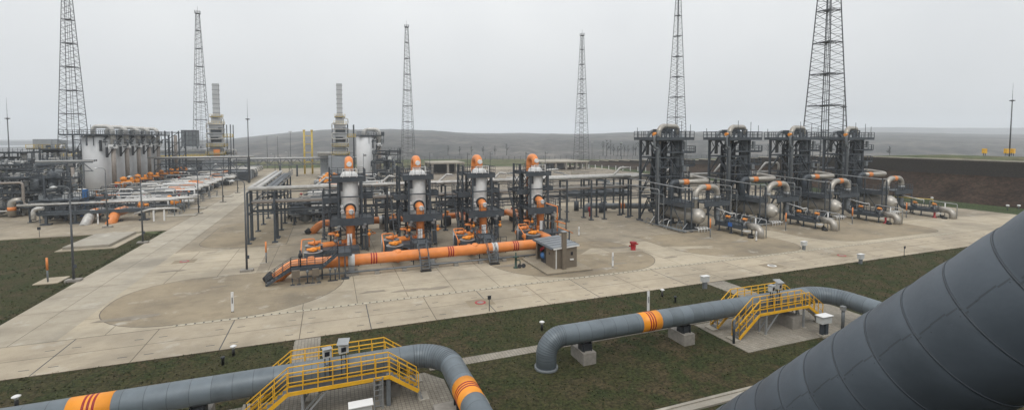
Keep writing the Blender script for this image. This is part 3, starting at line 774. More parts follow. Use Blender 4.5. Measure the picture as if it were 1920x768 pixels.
# walkway at the left end of the header
t = thing('grey_walkway', 'grey stepped walkway in front of the left end of the orange header', 'walkway', (-2, 54, 0))
g, rl = MB(), MB()
stairs_mb(g, rl, 53.1, 54.0, -6.3, -4.0, .05, 1.5, 6, 'x'); g.box(-4.0, -.9, 53.1, 54.0, 1.42, 1.5); g.bar((-4, 53.1, 1.42), (-.9, 53.1, 1.42), .05, .25)
stairs_mb(g, rl, 53.1, 54.0, -.9, .6, 1.5, 2.7, 5, 'x'); g.box(.6, 2.0, 53.1, 56.6, 2.6, 2.7); g.bar((.6, 53.1, 2.6), (2, 53.1, 2.6), .05, .3)
for a, b in ((.7, 53.2), (1.3, 53.2), (1.9, 56.5), (.7, 56.5), (-3.9, 53.9), (-1, 53.9)): g.bar((a, b, 0), (a, b, 2.6 if a > 0 else 1.4), .14)
g.box(.9, 1.7, 52.9, 53.5, -.05, .12); g.build('deck', 'steel', t)
rl.rail([(-4, 53.1, 1.5), (-.9, 53.1, 1.5)], sp=.8); rl.rail([(-4, 54, 1.5), (-.9, 54, 1.5)], sp=.8); rl.rail([(.6, 53.1, 2.7), (2, 53.1, 2.7), (2, 56.6, 2.7)], sp=.9); rl.rail([(.6, 54, 2.7), (.6, 56.6, 2.7)], sp=.9)
rl.build('railing', 'steel', t)
for i, (x, w, h, l) in enumerate(((-3.5, .75, 1.25, 'tan'), (-1.6, .65, 1.3, 'grey'))):
    t = thing('junction_box', ['tan steel junction box left of its twin in front of the grey stepped walkway', 'tan steel junction box near the rising steps of the grey stepped walkway'][i], 'junction box', (x, 52.7, 0))
    MB().cbox(x, 52.75, .75, w, .35, .75).build('box', 'tanmetal', t)
    g = MB(); [g.cbox(x + k, 52.75, 0, .06, .06, .8) for k in (-.3, .3)]; g.cbox(x - .3, 52.75, 0, .4, .4, .05); g.cbox(x + .3, 52.75, 0, .4, .4, .05); g.build('legs', 'steel', t)
for i, x in enumerate((-2.4, -.2, .3)):
    t = thing('small_stand', 'low steel stand with valve %s' % ['between the two tan junction boxes', 'right of the two tan junction boxes', 'farthest right before the grey stepped walkway'][i], 'stand', (x, 52.9, 0))
    MB().cyl((x, 52.9, 0), (x, 52.9, 1.1), .06, 8).build('post', 'steel', t); MB().cbox(x, 52.9, 0, .5, .4, .06).build('base', 'dark', t); MB().lathe((x, 52.9, 1.1), [(.14, 0), (.14, .2), (.04, .3)], 10).build('valve', 'steel_light', t)
t = thing('stem_valve', 'dark valve stem standing up behind the grey stepped walkway', 'valve', (-3.1, 53.9, 1.5)); MB().lathe((-3.1, 53.98, 1.5), [(.07, 0), (.07, 1.0), (.2, 1.05), (.2, 1.35), (.1, 1.5), (.1, 1.75), (.03, 1.8)], 10).build('stem', 'dark', t)

ORD = ['first, leftmost', 'second', 'third', 'fourth, rightmost']
# ---------------------------------------------------------------- white vessel unit
def vessel_unit(S, T):
    out = []
    t = thing('filter_column', '', 'vessel', (S, T, 0), 'white filter columns with orange bends')
    MB().lathe((S, T, 0), [(.5, 2.2), (.95, 2.5), (1.15, 2.9), (1.15, 9.9), (1.0, 10.3), (.55, 10.55)], 28).build('shell', 'white', t)
    MB().lathe((S, T, 0), [(1.2, 3.5), (1.2, 3.6), (1.16, 3.61)], 28).build('girth_ring', 'steel', t)
    g = MB(); g.pipe([(S, T, 10.3), (S, T, 12.0), (S, T + 2.3, 12.0), (S, T + 2.3, 1.6), (S, T + 6, 1.6), (S, T + 12.8, 1.6)], .53, 1.0, 20, 8); g.build('bend_pipe', 'orange', t)
    g = MB(); g.lathe((S, T - .45, 11.5), [(.32, -.2), (.34, -.16), (.34, 0), (.3, .2)], 18, 'y'); g.build('flange_cap', 'white', t)
    g = MB(); g.lathe((S, T, 10.35), [(.62, 0), (.62, .1)], 20); g.lathe((S, T, 10.6), [(.62, 0), (.62, .1)], 20); g.build('flange', 'white', t)
    g = MB(); g.pipe([(S, T - .8, 5.5), (S, T - 2.0, 5.5), (S, T - 2.0, 1.2)], .57, .98, 20, 8); g.build('outlet_bend', 'orange', t)
    g = MB(); g.lathe((S, T - 1.12, 5.5), [(.8, -.08), (.82, .05)], 22, 'y'); g.build('outlet_flange', 'dark', t)
    g = MB(); g.lathe((S + .1, T - 2.45, 5.35), [(.3, -.3), (.33, -.25), (.33, -.05), (.2, .25)], 18, 'y'); g.build('flange_cap', 'white', t)
    g = MB(); g.lathe((S, T - 2.0, 0), [(.6, .7), (.66, .8), (.66, 1.5), (.5, 1.9)], 18); g.build('tee', 'orange', t)
    g = MB(); g.lathe((S + .1, T - 1.0, 9.0), [(.2, -.1), (.2, .02)], 12, 'y'); g.lathe((S - .95, T - .8, 5.2), [(.28, -.35), (.3, 0), (.25, .1)], 12, 'y'); g.lathe((S - 1.05, T - .8, 5.9), [(.2, -.3), (.2, .1)], 12, 'y'); g.build('nozzle', 'white', t)
    out.append(t)
    t = thing('support_frame', '', 'steel frame', (S, T, 0), 'grey steel frames with platforms round the white columns')
    cx = [(S - 1.45, T - 1.5), (S + 1.5, T - 1.5), (S - 1.45, T + 1.6), (S + 1.5, T + 1.6), (S - 2.5, T + .2), (S - 2.5, T + 2.9), (S - 1.2, T + 2.9)]
    for (x, y) in cx:
        g = MB(); h = 11.0 if x < S - 2 else 9.6; g.bar((x, y, 0), (x, y, h), .24); g.cbox(x, y, 0, .6, .6, .12); g.build('column', 'steel', t)
    g = MB()
    for z in (2.2, 3.9, 7.2, 9.5):
        for a, b in ((0, 1), (1, 3), (3, 2), (2, 0), (4, 5), (5, 6)): g.bar((*cx[a], z), (*cx[b], z), .16)
    for a, b in ((0, 1), (1, 3), (2, 0), (4, 5)):
        for z0, z1 in ((.2, 3.8), (4.1, 7.1), (7.3, 9.4)):
            if (a, b) == (0, 1) and z0 > 1: continue
            g.bar((*cx[a], z0), (*cx[b], z1), .1); g.bar((*cx[a], z1), (*cx[b], z0), .1)
    g.build('bracing', 'steel', t)
    def plat(x0, x1, y0, y1, z, hole=True, nm='platform', fa=.5):
        g = MB()
        if hole:
            g.box(x0, x1, y0, T - 1.2, z - .18, z); g.box(x0, x1, T + 1.2, y1, z - .18, z); g.box(x0, S - 1.2, T - 1.2, T + 1.2, z - .18, z); g.box(S + 1.2, x1, T - 1.2, T + 1.2, z - .18, z)
        else: g.box(x0, x1, y0, y1, z - .18, z)
        g.bar((x0, y0, z - fa / 2), (x1, y0, z - fa / 2), .06, fa + .12); g.bar((x1, y0, z - fa / 2), (x1, y1, z - fa / 2), .06, fa + .12)
        p = g.build(nm, 'steel', t)
        MB().rail([(x0, y0, z), (x1, y0, z), (x1, y1, z), (x0, y1, z), (x0, y0, z)], 1.1, .85, .055).build('railing', 'steel', p)
        return p
    plat(S - 2.3, S + 2.0, T - 1.6, T + 3.0, 9.75)
    plat(S - 2.5, S + 2.9, T - 3.0, T + 1.9, 4.4, fa=.75)
    plat(S - 3.4, S - 1.5, T - .6, T + 3.2, 6.9, False); plat(S + 1.2, S + 3.0, T - .2, T + 1.9, 7.3, False)
    g = MB(); g.rail([(S - .9, T - 1.75, 9.8), (S + .9, T - 1.75, 9.8)], 1.15, .9, .06, (.5, .15), False)
    g.build('white_gate', 'white', t)
    g = MB(); lp = MB()
    for (x, y) in ((S - 2.2, T - 1.5), (S + 1.9, T + .4)):
        g.bar((x, y, 9.8), (x, y, 12.9), .05); lp.cbox(x + .2, y, 12.5, .4, .3, .3)
    for (x, y, z) in ((S - 1.6, T - 3.1, 3.1), (S + 1.6, T - 3.1, 3.2)): lp.cbox(x, y, z, .35, .35, .3, .4); lp.cbox(x + .15, y - .2, z + .4, .3, .25, .25, .6)
    g.build('lamp_pole', 'steel', t); lp.build('floodlight', 'galv', t)
    MB().box(S - 1.3, S - .9, T - 1.4, T - 1.2, 8.0, 9.6).build('cable_tray', 'dark', t); MB().box(S + 1.2, S + 1.4, T - 1.6, T - 1.4, 7.6, 9.6).build('cable_tray', 'dark', t)
    rl, g = MB(), MB(); stairs_mb(g, rl, S - 3.5, S - 2.7, T - 2.4, T + 2.8, .1, 6.8, 16); g.build('steps', 'steel', t); rl.build('handrail', 'steel', t)
    out.append(t)
    t = thing('pipe_bundle', '', 'pipes', (S, T, 0), 'small pipes and valves under the column platforms')
    rr = random.Random(5)
    for k in range(7):
        x = S + rr.uniform(-2.2, 2.6); y = T + rr.uniform(-3.2, 0); z = rr.uniform(1.2, 3.4)
        MB().pipe([(x, y, .05), (x, y, z), (x + rr.choice((-1, 1)) * rr.uniform(.6, 1.5), y, z), (x + .5, y + 1.5, z)], rr.choice((.07, .1, .14)), .25, 8, 4).build('pipe', rr.choice(('steel', 'steel_light', 'orange', 'galv')), t)
    for k in range(6):
        x = S + rr.uniform(-2.2, 2.4); y = T - 3 + rr.uniform(0, 1.2)
        MB().lathe((x, y, rr.uniform(1.2, 2.8)), [(.08, -.3), (.2, -.25), (.2, .1), (.05, .12), (.05, .4), (.17, .42), (.17, .5)], 10).build('valve', rr.choice(('dark', 'white', 'steel_light', 'orange_deep')), t)
    g = MB(); g.cbox(S - .35, T - 2.9, 1.1, .26, .26, 1.4); g.cbox(S - .02, T - 2.9, 1.1, .26, .26, 1.4); g.build('gauge_bottle', 'white', t)
    MB().box(S + 1.7, S + 2.2, T - 2.4, T - 2.0, .3, 3.6).build('cabinet', 'steel', t)
    out.append(t)
    t = thing('valve_skid', '', 'skid', (S - 2, 60, 0), 'grey valve skids between header and columns')
    g = MB(); g.box(S - 4.0, S + .9, 62.6, 65.0, .9, 1.05); g.box(S - 2.6, S + .6, 57.8, 60.8, .9, 1.02)
    g.bar((S - 2.6, 57.8, .9), (S + .6, 57.8, .9), .08, .4); g.bar((S - 4, 62.6, .9), (S + .9, 62.6, .9), .08, .4)
    for a in (S - 2.5, S + .5):
        for b in (57.9, 60.7): g.bar((a, b, 0), (a, b, .9), .12)
    g.build('deck', 'steel', t)
    MB().rail([(S - 2.6, 57.8, 1.05), (S + .6, 57.8, 1.05)], 1.1, .8, .05).build('railing', 'steel', t)
    g = MB(); g.pipe([(S - 4.5, TH, 1.2), (S - 4.5, 64.8, 1.2), (S - .2, 66.4, 1.2)], .42, 1.2, 16, 6); g.build('branch_pipe', 'orange', t)
    out.append(t)
    for j, yy in enumerate((58.7, 62.3)):
        t = thing('gate_valve', '', 'valve', (S - 4.4, yy, 0), 'pairs of big dark valves with orange actuators')
        MB().lathe((S - 4.4, yy, 0), [(.5, .3), (.85, .45), (.98, .7), (.98, 1.75), (.92, 1.95), (.5, 2.02)], 22).build('body', 'steel', t)
        g = MB(); g.lathe((S - 4.4, yy, 2.0), [(.3, 0), (.48, .1), (.48, .32), (.2, .45)], 16)
        g.lathe((S - 3.75, yy, 2.3), [(.18, -.4), (.18, .0), (.26, .02), (.26, .12)], 12, 'x'); g.lathe((S - 4.9, yy, 2.25), [(.15, -.2), (.17, .25)], 10, 'x'); g.lathe((S - 4.4, yy - .45, 2.28), [(.16, -.25), (.16, .1)], 10, 'y'); g.build('actuator', 'orange_deep' if j == 0 else 'orange', t)
        g = MB(); g.lathe((S - 4.4, yy, 1.95), [(1.03, 0), (1.03, .05)], 22); g.build('rim', 'galv', t)
        g = MB(); g.box(S - 4.9, S - 3.9, yy - .5, yy + .5, -.02, .32); g.build('plinth', 'concblock', t)
        out.append(t)
    t = thing('vent_pipe', '', 'pipe', (S - 5.6, 60, 0), 'slender orange and grey vent pipe hoops')
    g = MB(); g.pipe([(S - 5.7, 58.6, 0), (S - 5.7, 58.6, 2.0), (S - 5.7, 61.0, 3.0), (S - 4.3, 61.0, 3.0), (S - 4.3, 61.0, 2.1)], .07, .2, 8, 4); g.build('hoop', 'orange', t)
    g = MB(); g.pipe([(S - 5.7, 61.0, 0), (S - 5.7, 61.0, 2.9)], .08, .2, 8, 4); g.pipe([(S - 5.4, 58.0, .2), (S - 5.4, 58.0, 1.4)], .08, n=8); g.build('riser', 'galv', t)
    out.append(t)
    return out
def copies(proto, offs, labels):
    for j, t in enumerate(proto):
        for i, o in enumerate(offs):
            l = labels(j, i)
            if i == 0: t['label'] = l
        for i, o in enumerate(offs):
            if i: dup(t, o, labels(j, i))
vu = vessel_unit(2.4, 68)
VL = ['white filter column with orange top bend, %s of the four in a row',
      'grey steel frame with two railed platforms round the %s white column',
      'small pipes and valves below the lower platform of the %s white column',
      'grey railed skid between the orange header and the %s white column',
      'dark valve with orange actuator near the header before the %s white column',
      'dark valve with orange actuator farther from the header before the %s white column',
      'slender orange hoop pipe beside the valves of the %s white column']
copies(vu, [(9.2 * i, 0, 0) for i in range(4)], lambda j, i: VL[j] % ORD[i])
t = thing('valve_skid', 'tall grey steel frame with orange pipes between tan shed and rightmost column', 'skid', (29, 61, 0))
g = MB()
for x in (27.8, 29.2, 31.4): g.bar((x, 60.2, 0), (x, 60.2, 3.4), .12); g.bar((x, 62.8, 0), (x, 62.8, 3.4), .12)
g.box(27.7, 31.5, 60.1, 62.9, 1.5, 1.65); g.bar((27.8, 60.2, 3.4), (31.4, 60.2, 3.4), .1); g.build('frame', 'steel', t)
for x, z in ((30.4, 5.2), (31.8, 2.6)): MB().pipe([(x, 61, 0), (x, 61, z), (x - 1.6, 61.5, z + .5)], .09, .2, 8, 4).build('riser', 'orange', t)
MB().pipe([(29.8, 60, 2.6), (32.4, 60, 1.4)], .07).build('riser', 'orange', t)
# rear header behind the columns
t = thing('rear_header', 'orange and grey header pipe running behind the four white columns', 'pipe', (15, 80.8, 0))
MB().pipe([(-3.3, 80.8, -.3), (-1.6, 80.8, 1.45), (7.4, 80.8, 1.45)], .58, 1.8, 20, 8).build('pipe', 'orange', t); MB().tube([(-3.6, 80.8, -.05), (-3.0, 80.8, .45)], .62, 20).build('ground_sleeve', 'black', t)
MB().tube([(7.4, 80.8, 1.45), (7.9, 80.8, 1.45)], .66, 20).build('collar', 'white', t); MB().tube([(7.9, 80.8, 1.45), (9.0, 80.8, 1.45)], .7, 20).build('valve_body', 'steel', t)
MB().pipe([(9, 80.8, 1.45), (33, 80.8, 1.45)], .5, n=20).build('pipe', 'orange', t)
for k in range(5): MB().box(-.5 + k * 8, .5 + k * 8, 80.1, 81.5, 0, .85).build('saddle', 'concblock', t)
for i in range(9):
    x = 9.5 + i * 3.0; t = thing('gate_valve', 'valve on the rear header, number %s counted from its white collar' % ['one', 'two', 'three', 'four', 'five', 'six', 'seven', 'eight', 'nine'][i], 'valve', (x, 79, 0), 'valves along the rear header')
    MB().lathe((x, 79, 0), [(.6, .2), (.7, .4), (.7, 1.6), (.5, 1.8)], 16).build('body', ('dark', 'steel', 'steel')[i % 3], t)
    MB().lathe((x, 79, 1.8), [(.1, 0), (.1, .5), (.38, .55), (.38, .75), (.1, .9)], 14).build('actuator', ('orange_deep', 'red', 'orange')[i % 3], t)

# ---------------------------------------------------------------- front pipe rack
def rack_bents(t, xs, y0, y1, z, mat='steel', along='x', w=.26, lev=(0, -1.8, -3.1)):
    for x in xs:
        for y in (y0, y1):
            p = (x, y) if along == 'x' else (y, x)
            g = MB(); g.bar((*p, 0), (*p, z), w); g.cbox(*p, 0, .75, .75, .16); g.build('post', mat, t)
    g = MB()
    for x in xs:
        for l in lev:
            a, b = ((x, y0, z + l), (x, y1, z + l)) if along == 'x' else ((y0, x, z + l), (y1, x, z + l)); g.bar(a, b, .18)
    for y in (y0, y1):
        for l in lev:
            a, b = ((xs[0], y, z + l), (xs[-1], y, z + l)) if along == 'x' else ((y, xs[0], z + l), (y, xs[-1], z + l)); g.bar(a, b, .14)
    g.build('beam', mat, t)
t = thing('pipe_rack', 'long grey pipe rack on posts running behind the white columns to the silver drums', 'pipe rack', (20, 77, 0))
xs = [-11, -7.6, -1, 5, 8.2, 14.2, 17.4, 23.4, 26.6, 33, 39.6, 44.6, 47.4, 52.6]
rack_bents(t, xs, 75.6, 78.4, 7.3)
rr = random.Random(3)
MB().pipe([(-10.8, 75.6, 7.85), (53, 75.6, 7.85)], .3, n=14).build('pipe', 'insul', t)
for y, z, rad, m_ in ((76.3, 7.55, .12, 'insul'), (76.9, 7.6, .16, 'steel_light'), (77.6, 7.62, .2, 'insul'), (78.2, 7.55, .14, 'galv'), (75.9, 5.85, .2, 'tan'), (76.5, 5.7, .1, 'steel'), (77.0, 5.72, .13, 'tan'), (77.6, 5.7, .1, 'galv'), (78.1, 5.8, .18, 'insul'), (76.0, 4.45, .08, 'steel'), (76.8, 4.45, .1, 'steel_light'), (77.7, 4.5, .12, 'steel')):
    MB().pipe([(-10.5 if z > 5 else -10, y, z), (53, y, z)], rad, n=10).build('pipe', m_, t)
for x in (-2.6, 6.6, 15.8, 25): MB().pipe([(x - 1.6, 76.2, 7.9), (x + .6, 76.2, 7.9), (x + 2.0, 76.2, 9.1), (x + 2.6, 74.5, 9.1)], .16, .3, 10, 4).build('branch_pipe', 'insul', t)
for x in (34.5, 49.5): MB().pipe([(x, 76.2, 7.9), (x + 1.6, 76.2, 9.4), (x + 3.6, 76.2, 9.4)], .2, .5, 10, 4).build('branch_pipe', 'insul', t)
for x0, x1 in ((5.5, 13.8), (15, 23), (24, 32)): MB().rail([(x0, 74.9, 3.6), (x1, 74.9, 3.6)], 1.1, 1, .05).build('railing', 'steel', t)
t = thing('pipe_rack', 'grey rack running away beside the concrete road with two white pipes on top', 'pipe rack', (-9, 95, 0))
rack_bents(t, [79.5, 85.5, 92, 99, 106], -11, -7.6, 7.3, along='y')
for x, rad, z, m_ in ((-10.7, .32, 7.85, 'insul'), (-9.8, .32, 7.85, 'insul'), (-9.0, .1, 5.7, 'steel'), (-8.4, .12, 5.7, 'tan'), (-10.2, .12, 5.7, 'galv')): MB().pipe([(x, 76, z), (x, 112, z)], rad, n=14).build('pipe', m_, t)
for x in (-9.0, -8.2): MB().box(x - .35, x + .35, 79, 112, 7.4, 7.6).build('cable_tray', 'steel', t)
MB().rail([(-7.4, 88, 7.4), (-7.4, 110, 7.4)], 1.1, 1.6, .05).build('railing', 'steel_light', t)
t = thing('pipe_rack', 'short grey pipe rack carrying white pipes behind the first silver drum', 'pipe rack', (46, 88, 0))
rack_bents(t, [40.5, 44.9, 50, 56], 85.8, 89, 6.8)
for k in range(6): MB().pipe([(33, 85.9 + k * .6, 7.0), (64, 85.9 + k * .6, 7.0)], rr.choice((.1, .16, .24)), n=10).build('pipe', rr.choice(('insul', 'steel_light', 'tan')), t)
t = thing('ground_pipe', 'grey pipe with orange band bending out of the ground under the right rack', 'pipe', (52, 82, 0))
MB().pipe([(48.6, 84.5, -.2), (48.6, 84.5, 1.3), (57.5, 80.5, 1.3), (61, 78, 1.3)], .55, 1.5, 18, 8).build('pipe', 'steel_light', t)
MB().tube([(54.6, 81.75, 1.3), (55.7, 81.3, 1.3)], .57, 18).build('orange_band', 'orange', t)
for k, (x, y, l) in enumerate(((51, 82.5, 'dark valve stand on the grey ground pipe left of the first silver drum'), (53, 84.5, 'dark valve stand behind the grey ground pipe'), (47.5, 86.5, 'dark valve stand at the bend of the grey ground pipe'))):
    t = thing('gate_valve', l, 'valve', (x, y, 0)); MB().lathe((x, y, 0), [(.5, 0), (.5, 1.9), (.2, 2), (.1, 2.2), (.1, 2.9)], 12).build('body', 'steel', t); MB().lathe((x, y, 2.9), [(.35, 0), (.35, .1)], 12).build('handwheel', 'dark', t)

# ---------------------------------------------------------------- silver separator unit (right)
def sep_unit(S):
    """S = outlet line; drum 4.7 m to its left"""
    out = []; D = S - 4.7
    t = thing('separator_drum', '', 'drum', (D, 65, 0), 'silver horizontal separator drums')
    MB().lathe((D, 59.4, 2.4), [(.12, -.25), (.14, -.02), (.5, .08), (.85, .3), (1.1, .62), (1.22, 1.0), (1.24, 1.05), (1.24, 10.0), (1.1, 10.4), (.6, 10.8), (.1, 10.9)], 32, 'y').build('shell', 'drum', t)
    for y in (62.2, 67.6): g = MB(); g.box(D - 1.0, D + 1.0, y - .2, y + .2, .3, 1.9); g.box(D - 1.2, D + 1.2, y - .5, y + .5, -.02, .3); g.build('saddle', 'steel', t)
    MB().lathe((D, 60.4, 2.4), [(1.28, 0), (1.28, .08)], 32, 'y').build('ring', 'galv', t)
    out.append(t)
    t = thing('loop_pipe', '', 'pipe', (D, 61, 0), 'upright silver hoop pipes over the drums')
    g = MB(); g.pipe([(D, 61.3, 3.4), (D, 61.3, 6.95), (D + 4.7, 61.3, 6.95), (D + 4.7, 61.3, 4.6)], .47, 1.9, 20, 10); g.build('pipe', 'stain', t); MB().pipe([(D + 4.7, 61.3, 4.6), (D + 4.7, 61.3, 1.1), (D + 4.7, 59, 1.1)], .45, 1, 16, 6).build('lower_pipe', 'steel_light', t)
    MB().tube([(D + 2.0, 61.3, 6.95), (D + 2.9, 61.3, 6.95)], .5, 20).build('orange_band', 'orange', t)
    for x in (D, D + 4.7): MB().lathe((x, 61.3, 4.9), [(.58, 0), (.58, .5), (.5, .52)], 18).build('flange', 'galv', t)
    out.append(t)
    t = thing('bypass_pipe', '', 'pipe', (D, 66, 0), 'flat silver U pipes above the drums')
    MB().pipe([(D - 1.0, 65.9, 3.4), (D - 1.0, 65.9, 7.45), (D + .3, 65.8, 7.45)], .47, .8, 18, 8).build('elbow', 'steel', t); g = MB(); g.pipe([(D + .3, 65.8, 7.45), (D + 7.0, 65.3, 7.45), (D + 7.0, 69.5, 7.85), (D + 2, 70.4, 8.0)], .46, 1.3, 18, 8); g.build('pipe', 'stain', t)  # left leg darker than the silver run: its shade is put into the colour
    MB().tube([(D + 1.3, 65.67, 7.45), (D + 2.3, 65.6, 7.45)], .5, 18).build('orange_band', 'orange', t); out.append(t)
    # tower
    t = thing('filter_tower', '', 'tower', (D, 70, 0), 'tall grey steel towers behind the silver drums')
    X0, X1, Y0, Y1 = D - 2.6, D + 2.4, 67.6, 72.4
    cs = [(X0, Y0), (X1, Y0), (X1, Y1), (X0, Y1)]
    for (x, y) in cs: g = MB(); g.bar((x, y, 0), (x, y, 14.7), .36); g.cbox(x, y, 0, .9, .9, .2); g.build('column', 'steel', t)
    g = MB(); zs = [.3, 4.5, 8.3, 11.6, 14.6]
    for z0, z1 in zip(zs, zs[1:]):
        for i in range(4):
            a, b = cs[i], cs[(i + 1) % 4]; g.bar((*a, z1), (*b, z1), .22); m_ = ((a[0] + b[0]) / 2, (a[1] + b[1]) / 2)
            g.bar((*a, z0), (*m_, z1), .15); g.bar((*b, z0), (*m_, z1), .15)
    g.build('bracing', 'steel', t)
    g = MB(); g.box(D - 3.6, D + 4.4, 66.6, 73, 14.75, 14.98); g.bar((D - 3.6, 66.6, 14.85), (D + 4.4, 66.6, 14.85), .08, .4); g.bar((D - 3.6, 66.6, 14.85), (D - 3.6, 73, 14.85), .08, .4); p = g.build('platform', 'steel', t)
    MB().rail([(D - 3.6, 66.6, 15), (D + 4.4, 66.6, 15), (D + 4.4, 73, 15), (D - 3.6, 73, 15), (D - 3.6, 66.6, 15)], 1.2, 1.05, .075).build('railing', 'steel', p)
    for q in range(4): MB().bar((X0 - .9, Y0 + 1.2 * q, 14.8), (X0, Y0 + 1.2 * q, 13.4), .1).build('bracket', 'steel', t)
    VX, VY = D + 3.6, 69.6
    MB().lathe((VX, VY, 0), [(.9, 5.2), (1.1, 5.5), (1.1, 8.8), (.95, 9.0), (.95, 15.2), (.6, 15.7), (.45, 15.9)], 24).build('vessel', 'building', t)
    for z, r0, r1 in ((12.5, 1.0, 2.9), (10.1, 1.0, 2.8), (7.9, 1.0, 2.0)):
        g = MB(); n = 14; pts = [(VX + r1 * math.cos(R(-140 + 260 * k / n)), VY + r1 * math.sin(R(-140 + 260 * k / n)), z) for k in range(n + 1)]
        ins = [(VX + r0 * math.cos(R(-140 + 260 * k / n)), VY + r0 * math.sin(R(-140 + 260 * k / n))) for k in range(n + 1)]
        for k in range(n): g.slabpoly([ins[k], (pts[k][0], pts[k][1]), (pts[k + 1][0], pts[k + 1][1]), ins[k + 1]], z - .14, z)
        p = g.build('ring_platform', 'steel', t); MB().rail(pts, 1.1, .9, .06).build('railing', 'steel', p)
    g = MB(); g.pipe([(D - 2.0, 68.2, 14), (D - 2.0, 68.2, 17.1), (VX - .4, VY, 17.1), (VX - .4, VY, 15.6)], .45, 2.3, 18, 10); g.build('riser_arch', 'stain', t); MB().cyl((D - 2.0, 68.2, .5), (D - 2.0, 68.2, 14.0), .4, 18).build('riser_jacket', 'steel_light', t)
    g = MB(); g.pipe([(D - 1.7, 71.6, 12), (D - 1.7, 71.6, 16.3), (D + 1.3, 71.6, 16.3), (D + 1.3, 71.6, 8)], .3, 1.4, 12, 8); g.build('riser_arch', 'steel_light', t)
    g = MB(); g.pipe([(X0 - .3, 66.9, 14.6), (X0 - .3, 66.9, 15.4), (X0 - 1.2, 66.9, 15.4), (X0 - 1.2, 66.9, 13.3), (X0 - .1, 67.3, 13.3), (X0 - .1, 67.3, 1)], .2, .4, 10, 4); g.build('small_riser', 'steel_light', t)
    MB().lathe((X0 - .9, 67.3, 15.7), [(.3, -.25), (.32, .25)], 12, 'x').build('actuator', 'orange_deep', t)
    for k, (x, y) in enumerate(((D + .6, 70.3), (D + 1.9, 71), (D - .2, 69.9), (D + 1.2, 68.6))): MB().pipe([(x, y, 1), (x, y, 14.9 + k * .4)], (.28, .2, .16, .22)[k], n=10).build('riser', ('steel', 'dark', 'steel_light', 'steel')[k], t)
    for x, y, h in ((D - 1.4, 66.7, 3.2), (D + 1.8, 66.8, 3.0), (D + 3.9, 67, 2.4), (D - 3.2, 72.6, 1.9)): MB().bar((x, y, 15), (x, y, 15 + h), .06).build('mast', 'steel', t)
    MB().cbox(D + 2.7, 66.9, 13, .5, .4, 1.4).build('junction_box', 'steel_light', t); MB().cbox(D + 2.6, 66.9, 9.2, .6, .4, .9).build('junction_box', 'steel_light', t)
    rr = random.Random(17)
    for k in range(12):
        x = rr.uniform(X0 + .3, X1); y = rr.uniform(Y0, Y1); z0 = rr.uniform(1, 9); z1 = rr.uniform(10, 14.6); q = rr.choice((-1, 1)) * rr.uniform(.5, 1.6)
        MB().pipe([(x + q, y, z0), (x, y, z0), (x, y, z1), (x, y - .9, z1)], rr.choice((.08, .13, .2)), .3, 8, 3).build('riser', rr.choice(('steel', 'dark', 'steel_light', 'steel')), t)
    g = MB()
    for a in (D - 1.4, D - .4, D + .7, D + 1.8, D + 2.8): g.bar((a, 68.6, 15), (a, 68.6, 16.7), .14)
    g.bar((D - 1.4, 68.6, 16.6), (D + 2.8, 68.6, 16.6), .16); g.bar((D - 1.4, 68.6, 15.1), (D + .7, 68.6, 16.6), .1); g.bar((D + 2.8, 68.6, 15.1), (D + .7, 68.6, 16.6), .1); g.bar((D - 1.4, 70.4, 16.2), (D + 2.8, 70.4, 16.2), .3, .8); g.build('top_frame', 'steel', t)
    for z in (3.2, 6.6, 9.8, 12.4):
        x = D + rr.uniform(-1.5, 1); MB().box(x - 1.3, x + 1.3, Y0 - .5, Y0 + 1.6, z, z + .12).build('landing', 'steel', t); MB().rail([(x - 1.3, Y0 - .5, z + .1), (x + 1.3, Y0 - .5, z + .1)], 1.1, .65, .06).build('railing', 'steel', t)
    out.append(t)
    # drum platform
    t = thing('drum_platform', '', 'platform', (D, 63, 0), 'grey railed platforms around the silver drums')
    g = MB(); z = 4.55
    g.box(D - 2.7, D - 1.0, 60.4, 67, z - .15, z); g.box(D + 1.0, D + 6.4, 60.2, 63.2, z - .15, z); g.box(D - 1.0, D + 1, 62.2, 67, z - .15, z)
    for p, q in (((D - 2.7, 60.4), (D - 2.7, 67)), ((D - 2.7, 60.4), (D - .9, 60.4)), ((D + 1, 60.2), (D + 6.4, 60.2)), ((D + 6.4, 60.2), (D + 6.4, 63.2))): g.bar((*p, z - .3), (*q, z - .3), .08, .75)
    p = g.build('deck', 'steel', t)
    MB().rail([(D - .9, 60.4, z), (D - 2.7, 60.4, z), (D - 2.7, 67, z)], 1.15, .8, .06, (.66, .33)).build('railing', 'steel', p)
    MB().rail([(D + .9, 60.2, z), (D + 6.4, 60.2, z), (D + 6.4, 63.2, z), (D + 1, 63.2, z)], 1.15, .8, .06, (.66, .33)).build('railing', 'steel', p)
    for (x, y, h) in ((D - 2.8, 60.3, 7.1), (D - 2.8, 63.6, 7.0), (D - 1.5, 60.3, 6.6), (D - 2.8, 67, 7.0), (D + 6.3, 60.3, 4.5), (D + 6.3, 63.1, 4.5), (D + 2.4, 63.1, 4.5), (D + 2.0, 60.3, 4.5)):
        g = MB(); g.bar((x, y, 0), (x, y, h), .17); g.cbox(x, y, 0, .45, .45, .1); g.build('column', 'steel', t)
    g = MB(); g.bar((D + 6.3, 60.3, .2), (D + 6.3, 63.1, 4.4), .1); g.bar((D + 2.4, 63.1, .2), (D + 6.3, 63.1, 4.4), .1); g.bar((D - 2.8, 60.3, .2), (D - 2.8, 63.6, 4.4), .1); g.bar((D - 2.8, 63.6, 4.4), (D - 2.8, 67, .2), .1); g.bar((D - 2.8, 60.3, 2), (D - 1.5, 60.3, 2), .1); g.build('bracing', 'steel', t)
    out.append(t)
    t = thing('utility_piping', '', 'pipes', (D - 3, 65, 0), 'thin light grey utility pipes left of the drums')
